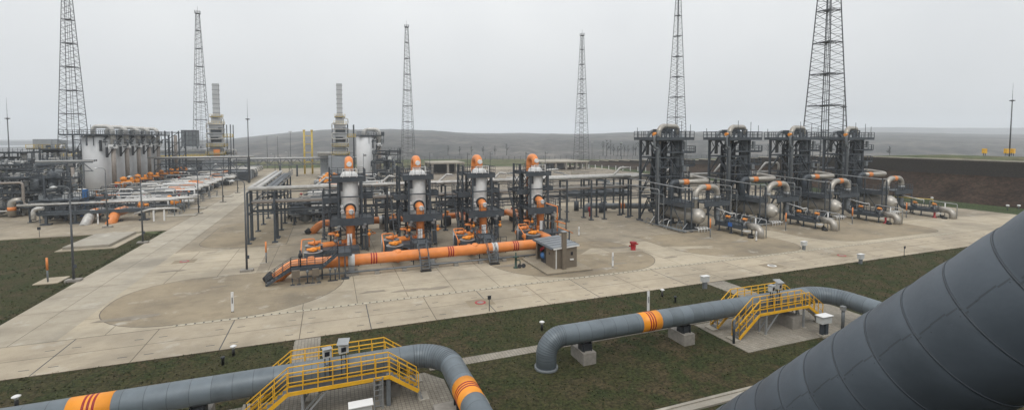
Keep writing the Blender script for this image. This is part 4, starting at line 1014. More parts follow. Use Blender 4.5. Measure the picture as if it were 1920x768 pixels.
    MB().pipe([(D - 3.3, 76, 7.6), (D - 3.1, 60.5, 7.0), (D - 1.3, 60.5, 7.0), (D - 1.3, 60.5, .3)], .1, .3, 8, 4).build('pipe', 'galv', t)
    MB().pipe([(D - 3.4, 76, 6.3), (D - 3.4, 66, 6.3), (D - 3.4, 66, .4), (D - 3.4, 59.5, .4), (D - .6, 59.5, .4)], .09, .3, 8, 4).build('pipe', 'galv', t)
    MB().pipe([(D - 3.6, 72, 5.6), (D - 3.6, 64.5, 5.6), (D - 3.6, 64.5, .3), (D - 3.6, 59.2, .3)], .07, .2, 8, 4).build('pipe', 'steel_light', t)
    MB().pipe([(D - 3.8, 71, .3), (D - 3.8, 60, .3)], .08, n=8).build('pipe', 'steel_light', t)
    rr = random.Random(9)
    for k in range(11):
        y = 60 + k * .9; MB().pipe([(D - 3.4 + rr.uniform(-.4, .5), y, 0), (D - 3.4 + rr.uniform(-.3, .4), y, rr.uniform(.5, 1.6)), (D - 2.6, y, rr.uniform(.5, 1.6))], .06, .12, 6, 3).build('branch', rr.choice(('galv', 'white', 'steel_light')), t)
    for k in range(4): x = D - .9 + .6 * k; MB().pipe([(x, 59.3, 0), (x, 59.3, .7), (x, 60.2, .7)], .08, .15, 6, 3).build('branch', 'white', t)
    MB().pipe([(D - .9, 59.2, .55), (D + 1.4, 59.2, .55)], .07, n=6).build('branch', 'white', t)
    out.append(t)
    t = thing('valve_platform', '', 'platform', (S, 57, 0), 'low grey valve platforms at the silver outlet pipes')
    g = MB(); g.box(S - 1.4, S + 1.0, 54.6, 60.0, 1.28, 1.42)
    for x in (S - 1.4, S + 1.0): g.bar((x, 54.6, 1.25), (x, 60, 1.25), .07, .62)
    g.bar((S - 1.4, 54.6, 1.3), (S + 1, 54.6, 1.3), .07, .3)
    for (x, y) in ((S - 1.2, 54.9), (S + .8, 54.9), (S - 1.2, 59.5), (S + .8, 59.5), (S - 1.2, 57)): g.bar((x, y, 0), (x, y, 1.3), .15); g.cbox(x, y, -.02, .5, .5, .12)
    p = g.build('deck', 'steel', t)
    MB().rail([(S - 1.4, 60, 1.42), (S - 1.4, 54.6, 1.42), (S + .2, 54.6, 1.42)], 1.1, .8, .06).build('railing', 'steel', p)
    MB().rail([(S + 1.0, 60, 1.42), (S + 1.0, 55.4, 1.42)], 1.1, .8, .06).build('railing', 'steel', p)
    MB().box(S - 1.5, S - 1.43, 56.6, 57.3, 1.2, 1.75).build('blue_plate', 'signblue', t) if False else None
    out.append(t)
    t = thing('outlet_pipe', '', 'pipe', (S, 53, 0), 'silver outlet pipes bending into the concrete')
    g = MB(); g.pipe([(S, 55.0, 1.5), (S, 52.6, 1.5), (S, 52.6, -.3)], .52, 1.5, 22, 12); g.build('pipe', 'stain', t)
    g = MB(); g.tube([(S, 55.0, 1.5), (S, 55.3, 1.5)], .62, 20); g.build('flange', 'galv', t); out.append(t)
    t = thing('pipe_hoop', '', 'pipe', (S + 1, 55, 0), 'thin light pipe hoops at the silver outlets')
    g = MB(); g.pipe([(S + .6, 56.6, 1.4), (S + .6, 56.6, 2.9), (S + .9, 52.4, 2.7), (S + .9, 52.4, 0)], .075, .2, 8, 4); g.build('hoop', 'galv', t)
    g = MB(); g.pipe([(S + .75, 54.2, 0), (S + .75, 54.2, 2.75)], .09, n=8); g.build('riser', 'white', t)
    MB().pipe([(S - 1.1, 60.4, 3.6), (S - 1.1, 57.2, 3.1), (S - .2, 57.2, 3.1), (S - .2, 57.2, 2.4)], .07, .15, 8, 4).build('hoop', 'white', t); out.append(t)
    for j, (x, y) in enumerate(((S - .1, 55.6), (S - .5, 58.6))):
        t = thing('actuated_valve', '', 'valve', (x, y, 1.42), 'orange topped valves on the low platforms')
        MB().lathe((x, y, 1.42), [(.42, 0), (.42, .5), (.15, .6), (.12, .9)], 16).build('body', 'steel', t)
        g = MB(); g.lathe((x, y, 2.2), [(.12, 0), (.3, .05), (.3, .28), (.12, .4)], 12); g.lathe((x + .4, y, 2.35), [(.15, -.3), (.18, .2)], 10, 'x'); g.lathe((x, y - .35, 2.32), [(.14, -.15), (.14, .15)], 10, 'y'); g.build('actuator', 'orange_deep', t); out.append(t)
    t = thing('drain_box', '', 'box', (S - .6, 53.6, 0), 'small black drain boxes by the outlets')
    g = MB(); g.lathe((S - 1.3, 53.2, 0), [(.42, 0), (.45, .25), (.3, .36)], 12); g.cbox(S - .6, 53.9, 0, .4, .4, .5); g.build('box', 'black', t); MB().cbox(S - .8, 54.4, .75, 1.0, .8, .12).build('tray', 'white', t)
    out.append(t); return out
SL = ['silver horizontal drum with domed end, %s of four', 'upright silver hoop pipe with orange band rising over the %s silver drum',
      'flat silver U pipe with orange band above the %s silver drum', 'tall grey steel tower with railed top and silver arch behind the %s silver drum',
      'grey railed platform around the %s silver drum', 'thin light grey pipes down the left side of the %s silver drum',
      'low grey platform with valves in front of the %s silver drum', 'silver outlet pipe bending into the ground before the %s silver drum',
      'thin light pipe hoop over the outlet pipe of the %s silver drum', 'orange topped valve nearest the outlet bend of the %s silver drum',
      'orange topped valve at the rear of the low platform of the %s silver drum', 'small black drain box beside the outlet pipe of the %s silver drum']
su = sep_unit(60.2)
copies(su, [(16 * i, 0, 0) for i in range(4)], lambda j, i: SL[j] % ORD[i])
x, y = 60.2 - 1.5, 57.0
t = one(MB().cbox(x, y, 1.15, .06, .75, .6), 'sign', 'signblue', 'blue square sign on the side of the first low valve platform', 'sign', (x, y, 1.2))
for i, (x, y, l) in enumerate(((91.2, 53.9, 'third'), (106.6, 54.6, 'fourth, rightmost'))):
    t = thing('hydrant_post', 'red ground valve under the low platform of the %s silver drum' % l, 'valve', (x, y, 0), 'red ground valves'); MB().lathe((x, y, 0), [(.35, 0), (.35, .1), (.14, .15), (.14, .9), (.25, 1.0)], 12).build('body', 'red', t)
t = one(MB().pipe([(106.3, 62, 3.2), (109.6, 56.5, 3.1), (109.6, 56.5, 1.4)], .08, .2, 8, 4), 'handrail_pipe', 'yellow_far', 'thin yellow tan pipe above the low platform of the rightmost silver drum', 'pipe', (107, 58, 0))
# long white pipes behind towers
t = thing('white_pipeline', 'long white pipe on a low rack behind the four grey towers', 'pipe rack', (85, 78, 0))
for y, z, r_ in ((77.2, 7.6, .28), (78.2, 7.3, .2), (79, 5.6, .2)): MB().pipe([(53, y, z), (104, y, z)], r_, n=12).build('pipe', 'insul', t)
for k in range(4): MB().pipe([(62 + 12.6 * k, 77.2, 7.6), (64 + 12.6 * k, 77.2, 9.6), (68 + 12.6 * k, 77.2, 9.6), (68 + 12.6 * k, 77.2, 7.6)], .22, .7, 10, 4).build('expansion_loop', 'insul', t)
rack_bents(t, [54 + 7 * k for k in range(8)], 76.8, 79.4, 7.1)
# ================================================================== lattice towers
def lattice(x, y, label, ht=66.):
    t = thing('lattice_tower', label, 'lattice tower', (x, y, 0), 'tall lightning protection lattice towers')
    def w(z): return (1.2 + (ht - z) * .075) / 2
    def P(i, z):
        s = w(z); sx, sy = ((-1, -1), (1, -1), (1, 1), (-1, 1))[i % 4]; return (x + sx * s, y + sy * s, z)
    zs = [0.]
    while zs[-1] < ht - 1.4: zs.append(min(ht, zs[-1] + max(1.0, w(zs[-1]) * .5)))
    if ht - zs[-1] > .01: zs[-1] = ht
    for i in range(4):
        g = MB(); g.bar(P(i, 0), P(i, ht), .14); g.build('leg', 'lattice', t)
    g = MB()
    for k, (a, b) in enumerate(zip(zs, zs[1:])):
        for i in range(4):
            if k % 2: g.bar(P(i, a), P(i + 1, b), .068)
            else: g.bar(P(i + 1, a), P(i, b), .068)
    g.build('bracing', 'lattice', t)
    k = 8.
    while k < ht:
        g = MB()
        for i in range(4): g.bar(P(i, k), P(i + 1, k), .12)
        s = w(k) * .55
        g.box(x - s, x + s, y - s, y + s, k, k + .12); g.bar(P(0, k), P(2, k), .08); g.bar(P(1, k), P(3, k), .08); k += 7.3; g.build('rest_platform', 'lattice', t)
    g = MB()
    for q in (-.3, .3): g.bar((x + q, y, 0), (x + q * .7, y, ht), .08)
    g.build('ladder', 'lattice', t)
    g = MB(); s = w(ht) + .3; g.box(x - s, x + s, y - s, y + s, ht, ht + .15); g.rail([(x - s, y - s, ht), (x + s, y - s, ht), (x + s, y + s, ht), (x - s, y + s, ht), (x - s, y - s, ht)], 1.1, .9, .07)
    g.bar((x, y, ht), (x, y, ht + 3), .07); g.build('top_platform', 'lattice', t)
    for i in range(4): px, py, _ = P(i, 0); g = MB().cbox(px, py, -.1, 1.2, 1.2, .5); g.build('footing', 'concblock', t)
    return t
lx = [(139, 150, 'lattice tower rising behind the left group of white tanks'), (379, 198, 'lattice tower left of the taller white banded exhaust stack'), (765, 222, 'slender lattice tower in the middle, right of the second white tank group'),
      (1090, 240, 'slender lattice tower behind the flat roofed concrete shelter'), (1267, 174, 'lattice tower behind the first grey steel tower'), (1545, 112, 'nearest and widest lattice tower, between the third and fourth grey steel towers')]
p0 = fromcam(lx[0][0], lx[0][1]); lt = lattice(p0[0], p0[1], lx[0][2]); lt.scale = (1.08, 1.08, 1)
for (u, D, l) in lx[1:]:
    p = fromcam(u, D); dup(lt, (p[0] - p0[0], p[1] - p0[1], 0), l, scale=(1.25, 1.25, 1) if u == 1545 else None)
# thin lightning masts
def mast(u, D, z0, h, label):
    x, y, _ = fromcam(u, D); t = thing('lightning_mast', label, 'mast', (x, y, z0), 'thin pole lightning masts')
    hc = h * .76; MB().tube([(x, y, z0 - .2), (x, y, z0 + hc)], [.22, .13], 8).build('pole', 'lattice', t)
    MB().tube([(x, y, z0 + hc), (x, y, z0 + h)], [.06, .02], 6).build('rod', 'lattice', t)
    MB().lathe((x, y, z0 + hc - .15), [(.15, -.2), (.75, 0), (.75, .12), (.1, .3)], 12).build('collar', 'lattice', t)
mast(466, 159, 0, 28.2, 'thin lightning mast rising over the pipe bridge right of the taller exhaust stack')
mast(17, 159, 0, 28.5, 'thin lightning mast at the far left behind the dark process frames')
mast(1579, 124, 0, 30.5, 'thin lightning mast right of the nearest lattice tower')
mast(1893, 152, 9.4, 23.2, 'thin lightning mast on the high ground above the stone wall')
# street lamps
def lamp(x, y, h, label, side=1):
    t = thing('lamp_post', label, 'lamp post', (x, y, 0), 'grey lamp posts')
    MB().tube([(x, y, 0), (x, y, h - .8)], [.12, .07], 10).build('pole', 'lattice', t)
    MB().pipe([(x, y, h - .9), (x, y, h), (x - side * .9, y - .3, h + .05)], .05, .6, 8, 5).build('arm', 'steel_light', t)
    MB().lathe((x - side * 1.15, y - .35, h - .02), [(.1, -.1), (.3, -.06), (.3, .02), (.08, .13)], 12).build('lamp_head', 'cabinet', t)
    MB().cbox(x, y, -.05, 1.3, .8, .28).build('footing', 'concblock', t)
    MB().cbox(x + .16, y, 1.4, .22, .2, .35).build('box', 'steel', t)
    return t
LP = [(-25.4, 62.5, 10, 'nearest lamp post, on the left lawn by the road'), (-25.3, 82, 9.6, 'lamp post at the rounded tip of the left lawn'), (-9, 60.2, 10.3, 'lamp post on the concrete left of the orange header'),
      (-35.2, 98.5, 10, 'lamp post before the left manifold, left of the one at the lawn tip'), (-24.6, 110, 9, 'lamp post with low plinth beside the left manifold, first beyond the lawn'), (-23.6, 127.6, 9, 'second lamp post beyond the lawn beside the left manifold'),
      (-23.8, 148, 9, 'third lamp post beyond the lawn beside the left manifold'), (-14.5, 165, 9, 'lamp post right of the far road before the pipe bridge'), (-20, 205, 9, 'lamp post on the far road just before the pipe bridge'), (-17, 232, 9, 'lamp post on the far road beyond the pipe bridge')]
l0 = lamp(*LP[0])
for (x, y, h, l) in LP[1:]: dup(l0, (x - l0.location.x, y - l0.location.y, 0), l, scale=(1, 1, h / 10))
for i, (u, D, h) in enumerate(((501, 240, 16), (521, 250, 16), (545, 230, 18), (1165, 300, 12), (1110, 330, 12))):
    x, y, _ = fromcam(u, D); t = thing('floodlight_pole', ['leftmost far floodlight pole against the hills', 'second far floodlight pole against the hills', 'third far floodlight pole beside the yellow frame', 'far floodlight pole on the green field', 'far floodlight pole behind the concrete shelter'][i], 'light pole', (x, y, 0), 'far floodlight poles')
    MB().tube([(x, y, 0), (x, y, h)], [.15, .08], 8).build('pole', 'lattice', t); MB().cbox(x, y, h, 1.6, .5, .35).build('lights', 'cabinet', t)

# ================================================================== white tank groups
def tank_unit(x, y):
    out = []
    t = thing('white_tank', '', 'tank', (x, y, 0), 'tall white cylindrical tanks with arching silver pipes')
    MB().lathe((x, y, 0), [(2.9, .1), (3.15, .3), (3.15, 15.0), (2.6, 15.7), (1.2, 16.1), (.2, 16.2)], 36).build('shell', 'tankwhite', t)
    g = MB(); g.pipe([(x - .6, y - .5, 15.8), (x - .6, y - .5, 18.2), (x + 4.3, y - 2.2, 18.2), (x + 4.3, y - 2.2, 12.9)], .55, 1.6, 16, 8); g.build('arch_pipe', 'insul', t)
    g = MB(); g.pipe([(x + 4.3, y - 2.2, 12.9), (x + 4.3, y - 2.2, .5)], .52, n=16); g.build('downcomer', 'tan', t)
    g = MB(); g.box(x + 3.5, x + 5.1, y - 3.0, y - 1.4, 12.2, 13.3); g.build('valve_box', 'white', t)
    MB().box(x + 1.6, x + 2.1, y - 3.2, y - 2.8, 11.5, 14.5).build('cable_tray', 'dark', t); g = MB(); g.box(x + 2.9, x + 3.3, y - 3.2, y - 2.5, 9.8, 12.6); g.bar((x + 3.2, y - 2.8, 12.5), (x + 4.6, y - 3.0, 12.5), .25); g.bar((x + 3.2, y - 2.8, 10.2), (x + 4.6, y - 3.0, 12.2), .2); g.build('bracket', 'dark', t)
    out.append(t)
    t = thing('tank_platform', '', 'platform', (x, y, 0), 'grey steel gantries at the top of the white tanks')
    g = MB(); z = 15.6
    g.box(x - 3.4, x + 5.8, y - 3.5, y - .6, z + .2, z + .4); g.box(x + 2.6, x + 5.8, y - .6, y + 5.4, z + .2, z + .4)
    for a in (x + .5, x + 3, x + 5.6): g.bar((a, y - 3.4, z - 2.6), (a, y - 3.4, z + 1.6), .14)
    g.build('frame', 'steel', t)
    MB().rail([(x - 3.4, y - 3.5, z + .4), (x + 5.8, y - 3.5, z + .4), (x + 5.8, y + 5.4, z + .4)], 1.2, .9, .09).build('railing', 'steel', t)
    rr = random.Random(4); g = MB()
    for k in range(12): a = x + rr.uniform(.5, 5.6); b = y + rr.uniform(-3.4, 3); c = rr.uniform(12.8, 15.3); g.pipe([(a, b, c), (a + rr.uniform(-1.5, 1.5), b, c), (a, b + .6, c + rr.uniform(.6, 1.8))], rr.choice((.08, .14, .2)), .2, 6, 3)
    g.build('small_pipes', 'steel_light', t)
    for k in range(3): MB().bar((x + k * 1.7, y - 3.3, z), (x + k * 1.7, y - 3.3, z + 3 + .4 * k), .07).build('mast', 'steel', t); out.append(t); return out
tu = tank_unit(-59.4, 162)
WN = ['nearest, leftmost', 'second', 'third', 'fourth', 'fifth, farthest']
ps = [(9.2 * 0, 9.1 * k, 0) for k in range(5)]
TLb = ['tall white tank with silver arch pipe, %s of the left row of five', 'grey steel gantry at the top of the %s white tank in the left row']
for j, t in enumerate(tu):
    t['label'] = TLb[j] % WN[0]
    for i in range(1, 5): dup(t, (0, 9.1 * i, 0), TLb[j] % WN[i])
    x2, y2, _ = fromcam(688, 172)
    dup(t, (x2 + 59.4, y2 - 162, 0), ['tall white tank in the middle distance behind the leftmost orange topped column', 'grey steel gantry on the white tank in the middle distance'][j])
    dup(t, (x2 + 59.4, y2 - 162 + 9.4, 0), ['white tank half hidden behind the middle distance tank', 'grey gantry on the half hidden middle distance tank'][j])
t = thing('end_frame', 'grey latticed steel frame with riser pipes at the right end of the left tank row', 'steel frame', (-52, 205, 0))
g = MB()
for a, b in ((-53, 196), (-53, 204), (-49, 204), (-49, 196)): g.bar((a, b, 0), (a, b, 17.5), .35)
for z in (3, 6.5, 10, 13.5, 17): g.bar((-53, 196, z), (-49, 196, z), .2); g.bar((-53, 204, z), (-49, 204, z), .2); g.bar((-49, 196, z - 3), (-49, 204, z), .2); g.bar((-53, 196, z - 3), (-49, 196, z), .2)
g.build('frame', 'steel', t); MB().cyl((-50.5, 198, 0), (-50.5, 198, 16), .5).build('riser', 'tan', t); MB().cyl((-52.2, 197, 0), (-52.2, 197, 16), .3).build('riser', 'steel', t)
t = thing('left_gantry', 'dark grey gantry with railed top sticking out left of the nearest white tank', 'gantry', (-66, 160, 0))
g = MB()
for a, b in ((-63.4, 159), (-63.4, 164), (-60, 157.6)): g.bar((a, b, 0 if a < -62 else 13), (a, b, 15.8), .3)
for z in (5, 10, 14.6): g.bar((-63.4, 159, z), (-63.4, 164, z), .2); g.bar((-63.4, 159, z - 4), (-63.4, 164, z), .14)
g.box(-65.6, -58, 157.4, 161, 15.7, 15.95); g.build('frame', 'steel', t); MB().rail([(-65.6, 157.4, 15.95), (-58, 157.4, 15.95)], 1.2, .9, .09).build('railing', 'steel', t)

# ================================================================== generic dense process module
def module(x0, x1, y0, y1, levels, seed, label, cat='process frame', name='process_frame', dens=1., vessels=2, pal=('steel', 'steel', 'steel_light', 'insul', 'galv', 'dark'), rail=True, grp=None, colw=.26):
    rr = random.Random(seed); cx, cy = (x0 + x1) / 2, (y0 + y1) / 2
    t = thing(name, label, cat, (cx, cy, 0), grp)
    nx = max(1, round((x1 - x0) / 4.5)); ny = max(1, round((y1 - y0) / 5)); top = levels[-1]
    X = [x0 + (x1 - x0) * k / nx for k in range(nx + 1)]; Y = [y0 + (y1 - y0) * k / ny for k in range(ny + 1)]
    for x in X:
        for y in Y: g = MB(); g.bar((x, y, 0), (x, y, top + rr.choice((0, 0, .6))), colw); g.cbox(x, y, 0, .6, .6, .12); g.build('column', 'steel', t)
    g = MB()
    for z in levels:
        for y in Y: g.bar((x0, y, z), (x1, y, z), .2)
        for x in X: g.bar((x, y0, z), (x, y1, z), .2)
    prev = 0
    for z in levels:
        for k in range(nx):
            if rr.random() < .55: g.bar((X[k], y0, prev), (X[k + 1], y0, z), .12)
        prev = z
    g.build('beam', 'steel', t)
    for z in levels:
        a = rr.uniform(0, .3); b = rr.uniform(.6, 1)
        px0 = x0 + (x1 - x0) * a; px1 = x0 + (x1 - x0) * b
        g = MB(); g.box(px0, px1, y0 - .6, y0 + (y1 - y0) * .6, z + .1, z + .22); p = g.build('deck', 'steel', t)
        if rail: MB().rail([(px0, y0 - .6, z + .22), (px1, y0 - .6, z + .22), (px1, y0 + (y1 - y0) * .6, z + .22)], 1.1, 1., .06).build('railing', 'steel', p)
    n = int(dens * (x1 - x0) * top / 5)
    for k in range(min(n, 60)):
        x = rr.uniform(x0, x1); y = rr.uniform(y0 - 1, y1); z = rr.uniform(.4, top + .6); dx = rr.uniform(1.5, 6) * rr.choice((-1, 1)); x2 = min(x1 + .6, max(x0 - .6, x + dx))
        z2 = min(top + 1, max(.3, z + rr.uniform(-2.5, 2.5))); y2 = y + rr.uniform(-1.5, 1.5)
        MB().pipe([(x, y, z), (x2, y, z), (x2, y, z2), (x2, y2, z2)], rr.choice((.07, .1, .14, .2, .3)), .3, 8, 3).build('pipe', rr.choice(pal), t)
    for k in range(vessels):
        x = rr.uniform(x0 + 1, x1 - 1); y = rr.uniform(y0, cy); r_ = rr.uniform(.5, .9); h = rr.uniform(1.8, 3.6); z = rr.choice([0.] + list(levels[:-1]))
        MB().lathe((x, y, z + .3), [(r_ * .4, 0), (r_, .3), (r_, h), (r_ * .5, h + .35), (.1, h + .4)], 16).build('vessel', rr.choice(('steel_light', 'stain', 'insul', 'steel')), t)
    for k in range(int(6 * dens)):
        x = rr.uniform(x0, x1); z = rr.choice([0.] + list(levels)); MB().cbox(x, y0 - rr.uniform(0, 1), z + .5, rr.uniform(.3, .8), .4, rr.uniform(.4, 1.0)).build('box', rr.choice(('steel', 'dark', 'steel_light', 'cabinet')), t)
    return t
module(-61.5, -52, 118.5, 125, (1.6, 4.4, 7.2), 11, 'nearest dark process frame at the far left of the concrete yard')
module(-72, -58, 136, 142, (3, 6, 9), 12, 'dark process frame behind the nearest one at the far left')
module(-65, -57, 128, 134, (2.5, 5.5, 8.5), 13, 'dense process frame left of the nearest white tank')
module(-57.5, -49.5, 122.5, 127, (1.5, 3.2, 5.0, 6.8), 41, 'fine pipe frame around the grey vertical vessel in the left process area', dens=2.6, pal=('steel', 'white', 'insul', 'steel_light', 'galv', 'dark'), colw=.16)
module(-69, -63.6, 156, 162, (3, 6, 9, 12), 42, 'dark frame directly left of the nearest white tank', dens=2.4, pal=('steel', 'white', 'insul', 'steel_light', 'galv', 'dark'))
module(-92, -79, 148, 154, (3, 6, 9), 31, 'dark pipe frame at the left picture edge under the thin lightning mast', dens=1.5, pal=('steel', 'steel_light', 'insul', 'white', 'galv', 'dark'))
module(-77, -67, 144, 150, (2.5, 5.5, 8.6), 32, 'dark pipe frame between the trussed bridge and the nearest left process frame', dens=1.6, pal=('steel', 'steel_light', 'insul', 'white', 'galv', 'dark'))
module(-49, -41, 118, 122, (1.2, 3.0), 33, 'low pipe frame behind the blue stand', dens=2.4, pal=('steel', 'insul', 'white', 'galv', 'dark', 'orange'))
module(-6, 4, 90, 93, (1.6, 3.4), 34, 'low pipe frame under the rack behind the leftmost white column', dens=2.6, pal=('steel', 'insul', 'steel_light', 'galv', 'dark'))
module(8, 18, 91, 94, (1.6, 3.8), 35, 'low pipe frame under the rack behind the second white column', dens=2.2, pal=('steel', 'insul', 'steel_light', 'galv', 'dark'))
module(20, 32, 92, 95, (1.6, 3.2), 36, 'low pipe frame under the rack behind the third white column', dens=2.0, pal=('steel', 'insul', 'steel_light', 'galv', 'dark'))
module(-100, -76, 168, 176, (4, 8, 11), 14, 'far left process frame beyond the lightning mast', dens=.8)
module(-78, -64, 176, 184, (4, 8, 11), 15, 'process frame in front of the yellow railed tower house', dens=.8)
module(-50, -40, 109, 116, (1.4, 3.6), 16, 'low pipe frame at the left end of the left manifold', dens=1.6)
module(14.5, 23, 168, 176, (3, 6.5, 10.5), 17, 'pipe frame right of the white tank in the middle distance', dens=1.2)
module(12.5, 18, 150, 156, (2.5, 5, 8.0), 18, 'lower pipe frame before the middle distance white tank', dens=1.6)
module(24, 31, 160, 168, (2, 4.5), 19, 'low pipe frame between the first two orange topped columns', dens=1.2)
x, y, _ = fromcam(104, 112)
t = thing('column_vessel', 'grey vertical vessel standing in the left process area beside a tan flue', 'vessel', (x, y, 0)); MB().lathe((x, y, 0), [(1, .3), (1.3, .6), (1.3, 7.2), (1.0, 7.6), (.1, 7.8)], 22).build('shell', 'steel_light', t); MB().cyl((x + 2.6, y + 1, 0), (x + 2.6, y + 1, 8), .35).build('flue', 'tan', t); MB().cyl((x + 1.8, y + 1, 0), (x + 1.8, y + 1, 8), .4).build('flue', 'steel', t)
t = thing('bend_pipe', 'silver bend pipe with orange band low in the nearest left process frame', 'pipe', (-56, 118, 0))
MB().pipe([(-54.8, 117.5, 3.2), (-56.5, 117.5, 3.2), (-56.5, 117.5, .2)], .6, 1.4, 16, 8).build('pipe', 'stain', t); MB().tube([(-56.5, 117.5, 1.3), (-56.5, 117.5, 2.0)], .63, 16).build('orange_band', 'orange', t)
t = thing('tan_pipe', 'thin tan pipe stepping down the front of the nearest left process frame', 'pipe', (-56, 117, 0))
MB().pipe([(-61, 116.8, 6.6), (-54.4, 116.8, 6.6), (-54.4, 116.8, 2.4), (-51.5, 116.8, 2.4)], .22, .5, 10, 5).build('pipe', 'tan', t)
for i, (x, y) in enumerate((fromcam(82, 117)[:2], fromcam(106, 117)[:2])):
    t = thing('silver_vessel', '%s of two small silver vessels left of the white tanks' % ('left', 'right')[i], 'vessel', (x, y, 4.6), 'small silver vessels'); MB().cyl((x, y, 0), (x, y, 4.6), .2).build('stand', 'steel', t); MB().lathe((x, y, 4.6), [(.3, 0), (.55, .2), (.55, 2.3), (.3, 2.6), (.15, 2.7)], 16).build('shell', 'stain', t)
t = thing('pipe_bridge', 'trussed pipe bridge crossing left of the white tanks', 'pipe bridge', (-75, 150, 0))
g = MB(); g.box(-112, -56, 149.7, 150, 8.8, 9.1); g.box(-112, -56, 149.7, 150, 6.6, 6.85)
for k in range(14): g.bar((-112 + 4 * k, 149.8, 6.7), (-110 + 4 * k, 149.8, 8.9), .18); g.bar((-110 + 4 * k, 149.8, 8.9), (-108 + 4 * k, 149.8, 6.7), .18)
for k in range(5): g.bar((-110 + 13 * k, 150, 0), (-110 + 13 * k, 150, 8.8), .35)
g.build('truss', 'steel_light', t)
for q in range(4): MB().pipe([(-112, 150.4 + q * .6, 9.3), (-56, 150.4 + q * .6, 9.3)], (.18, .3, .14, .22)[q], n=10).build('pipe', ('insul', 'steel_light', 'insul', 'steel')[q], t)
# yellow railed tower house
t = thing('tower_house', 'grey boxy house on a tall frame with yellow railings behind the left frames', 'building', (-88, 190, 0))
x, y, _ = fromcam(92, 190)
t.location = (x, y, 0); t['_o'] = (x, y, 0)
MB().box(x - 3.6, x + 2.2, y - 3, y + 3, 11.0, 14.6).build('house', 'building', t); MB().box(x + 2.3, x + 4.4, y - 3, y + 3, 5, 14.3).build('side_house', 'building', t)
g = MB(); [g.bar((a, b, 0), (a, b, 11), .4) for a in (x - 3.4, x + 2) for b in (y - 3, y + 3)]; g.box(x - 5, x + 6.5, y - 4.6, y - 3, 10.7, 11.0); g.build('frame', 'steel', t)
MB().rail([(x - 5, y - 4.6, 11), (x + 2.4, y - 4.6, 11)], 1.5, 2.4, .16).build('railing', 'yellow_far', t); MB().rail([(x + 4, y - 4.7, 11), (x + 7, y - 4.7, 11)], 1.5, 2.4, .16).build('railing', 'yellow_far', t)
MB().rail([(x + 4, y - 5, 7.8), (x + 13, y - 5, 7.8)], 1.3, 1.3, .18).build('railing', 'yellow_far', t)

# ---------------------------------------------------------------- left manifold: rows of pipe loops
def manifold(xa, xb, y, seed, label, grp, band=True, loops=2, valve=True, h=2.5, name='pipe_manifold'):
    rr = random.Random(seed); t = thing(name, label, 'manifold', ((xa + xb) / 2, y, 0), grp)
    for k in range(loops):
        yy = y + k * 2.6; z = h + .25 * k
        x0_ = xb - 11 - rr.uniform(0, 3); xe = xb
        if xa > -20: x0_, xe = xa + 9 + rr.uniform(0, 3), xa + rr.uniform(0, 2)
        MB().pipe([(x0_, yy, .4), (x0_, yy, z), (xe, yy, z), (xe, yy + 1.3, z), (x0_ + 2, yy + 1.3, z), (x0_ + 2, yy + 1.3, .5)], .3, .7, 10, 5).build('loop_pipe', 'insul', t)
        bx0, bx1 = (xe - 9, xe - 1.2) if xa < -20 else (xe + 1.2, xe + 8)
        MB().box(bx0, bx1, yy - .1, yy + 1.3, .35, 1.5).build('equipment_box', ('steel', 'building', 'steel_light')[k % 3], t)
        if band:
            q = (xb - 5.5 - k * 1.5) if xa < -20 else xe + 3; MB().tube([(q, yy, z), (q + 2.6, yy, z)], .345, 10).build('orange_band', 'orange', t)
    n = 6
    for k in range(n):
        x = xa + (xb - xa) * (k + .5) / n; g = MB()
        for q in (y, y + 3.2): g.bar((x, q, 0), (x, q, h - .3), .18)
        g.bar((x, y - .2, h - .35), (x, y + 4.6, h - .35), .16); g.build('support', 'steel', t)
    g = MB(); g.box(xa, xb - 1.5, y - 1.6, y - .6, 1.5, 1.6); g.bar((xa, y - 1.6, 1.5), (xb - 1.5, y - 1.6, 1.5), .06, .3); g.build('walkway', 'steel', t)
    MB().rail([(xa, y - 1.6, 1.6), (xb - 1.5, y - 1.6, 1.6)], 1.05, 1.2, .06).build('railing', 'steel', t)
    for k in range(34):
        x = rr.uniform(xa, xb - 5); yy = y + rr.uniform(-3, 5); z = rr.uniform(.5, 3.4); L = rr.uniform(2, 8)
        MB().pipe([(x, yy, .1), (x, yy, z), (min(xb - 1, x + L), yy, z), (min(xb - 1, x + L), yy, .3)], rr.choice((.08, .12, .18)), .3, 8, 3).build('pipe', rr.choice(('insul', 'white', 'galv', 'steel_light', 'steel', 'steel', 'dark', 'stain')), t)
    for k in range(9):
        x = rr.uniform(xa, xb - 2); yy = y + rr.uniform(-2, 3.5)
        MB().lathe((x, yy, 1.2), [(.3, -.6), (.34, 0), (.1, .1), (.1, .9), (.3, 1.0), (.3, 1.2), (.05, 1.3)], 10).build('valve', rr.choice(('orange_deep', 'orange', 'red', 'steel', 'steel')), t)
    if valve:
        g = MB(); x = xa + 3.8; g.lathe((x, y + 1, 3.0), [(.3, -1.2), (.6, -.9), (.7, .4), (.4, .7), (.75, .9), (.75, 1.5), (.1, 1.8)], 12); g.lathe((x + 1.3, y + 1, 3.4), [(.4, -.9), (.5, .9)], 12, 'x'); g.lathe((x - 1.2, y + .8, 3.0), [(.4, -.6), (.4, .6)], 12, 'x'); g.lathe((x + 1.8, y + 1, 4.1), [(.35, -.5), (.35, .5)], 12); g.build('main_actuator', 'orange_deep', t)
        MB().lathe((x, y + 1, 0), [(.7, 0), (.7, 1.4), (.3, 1.5)], 14).build('valve_body', 'steel', t)
    return t
NW = ['first', 'second', 'third', 'fourth', 'fifth', 'sixth', 'seventh', 'eighth', 'ninth', 'tenth']
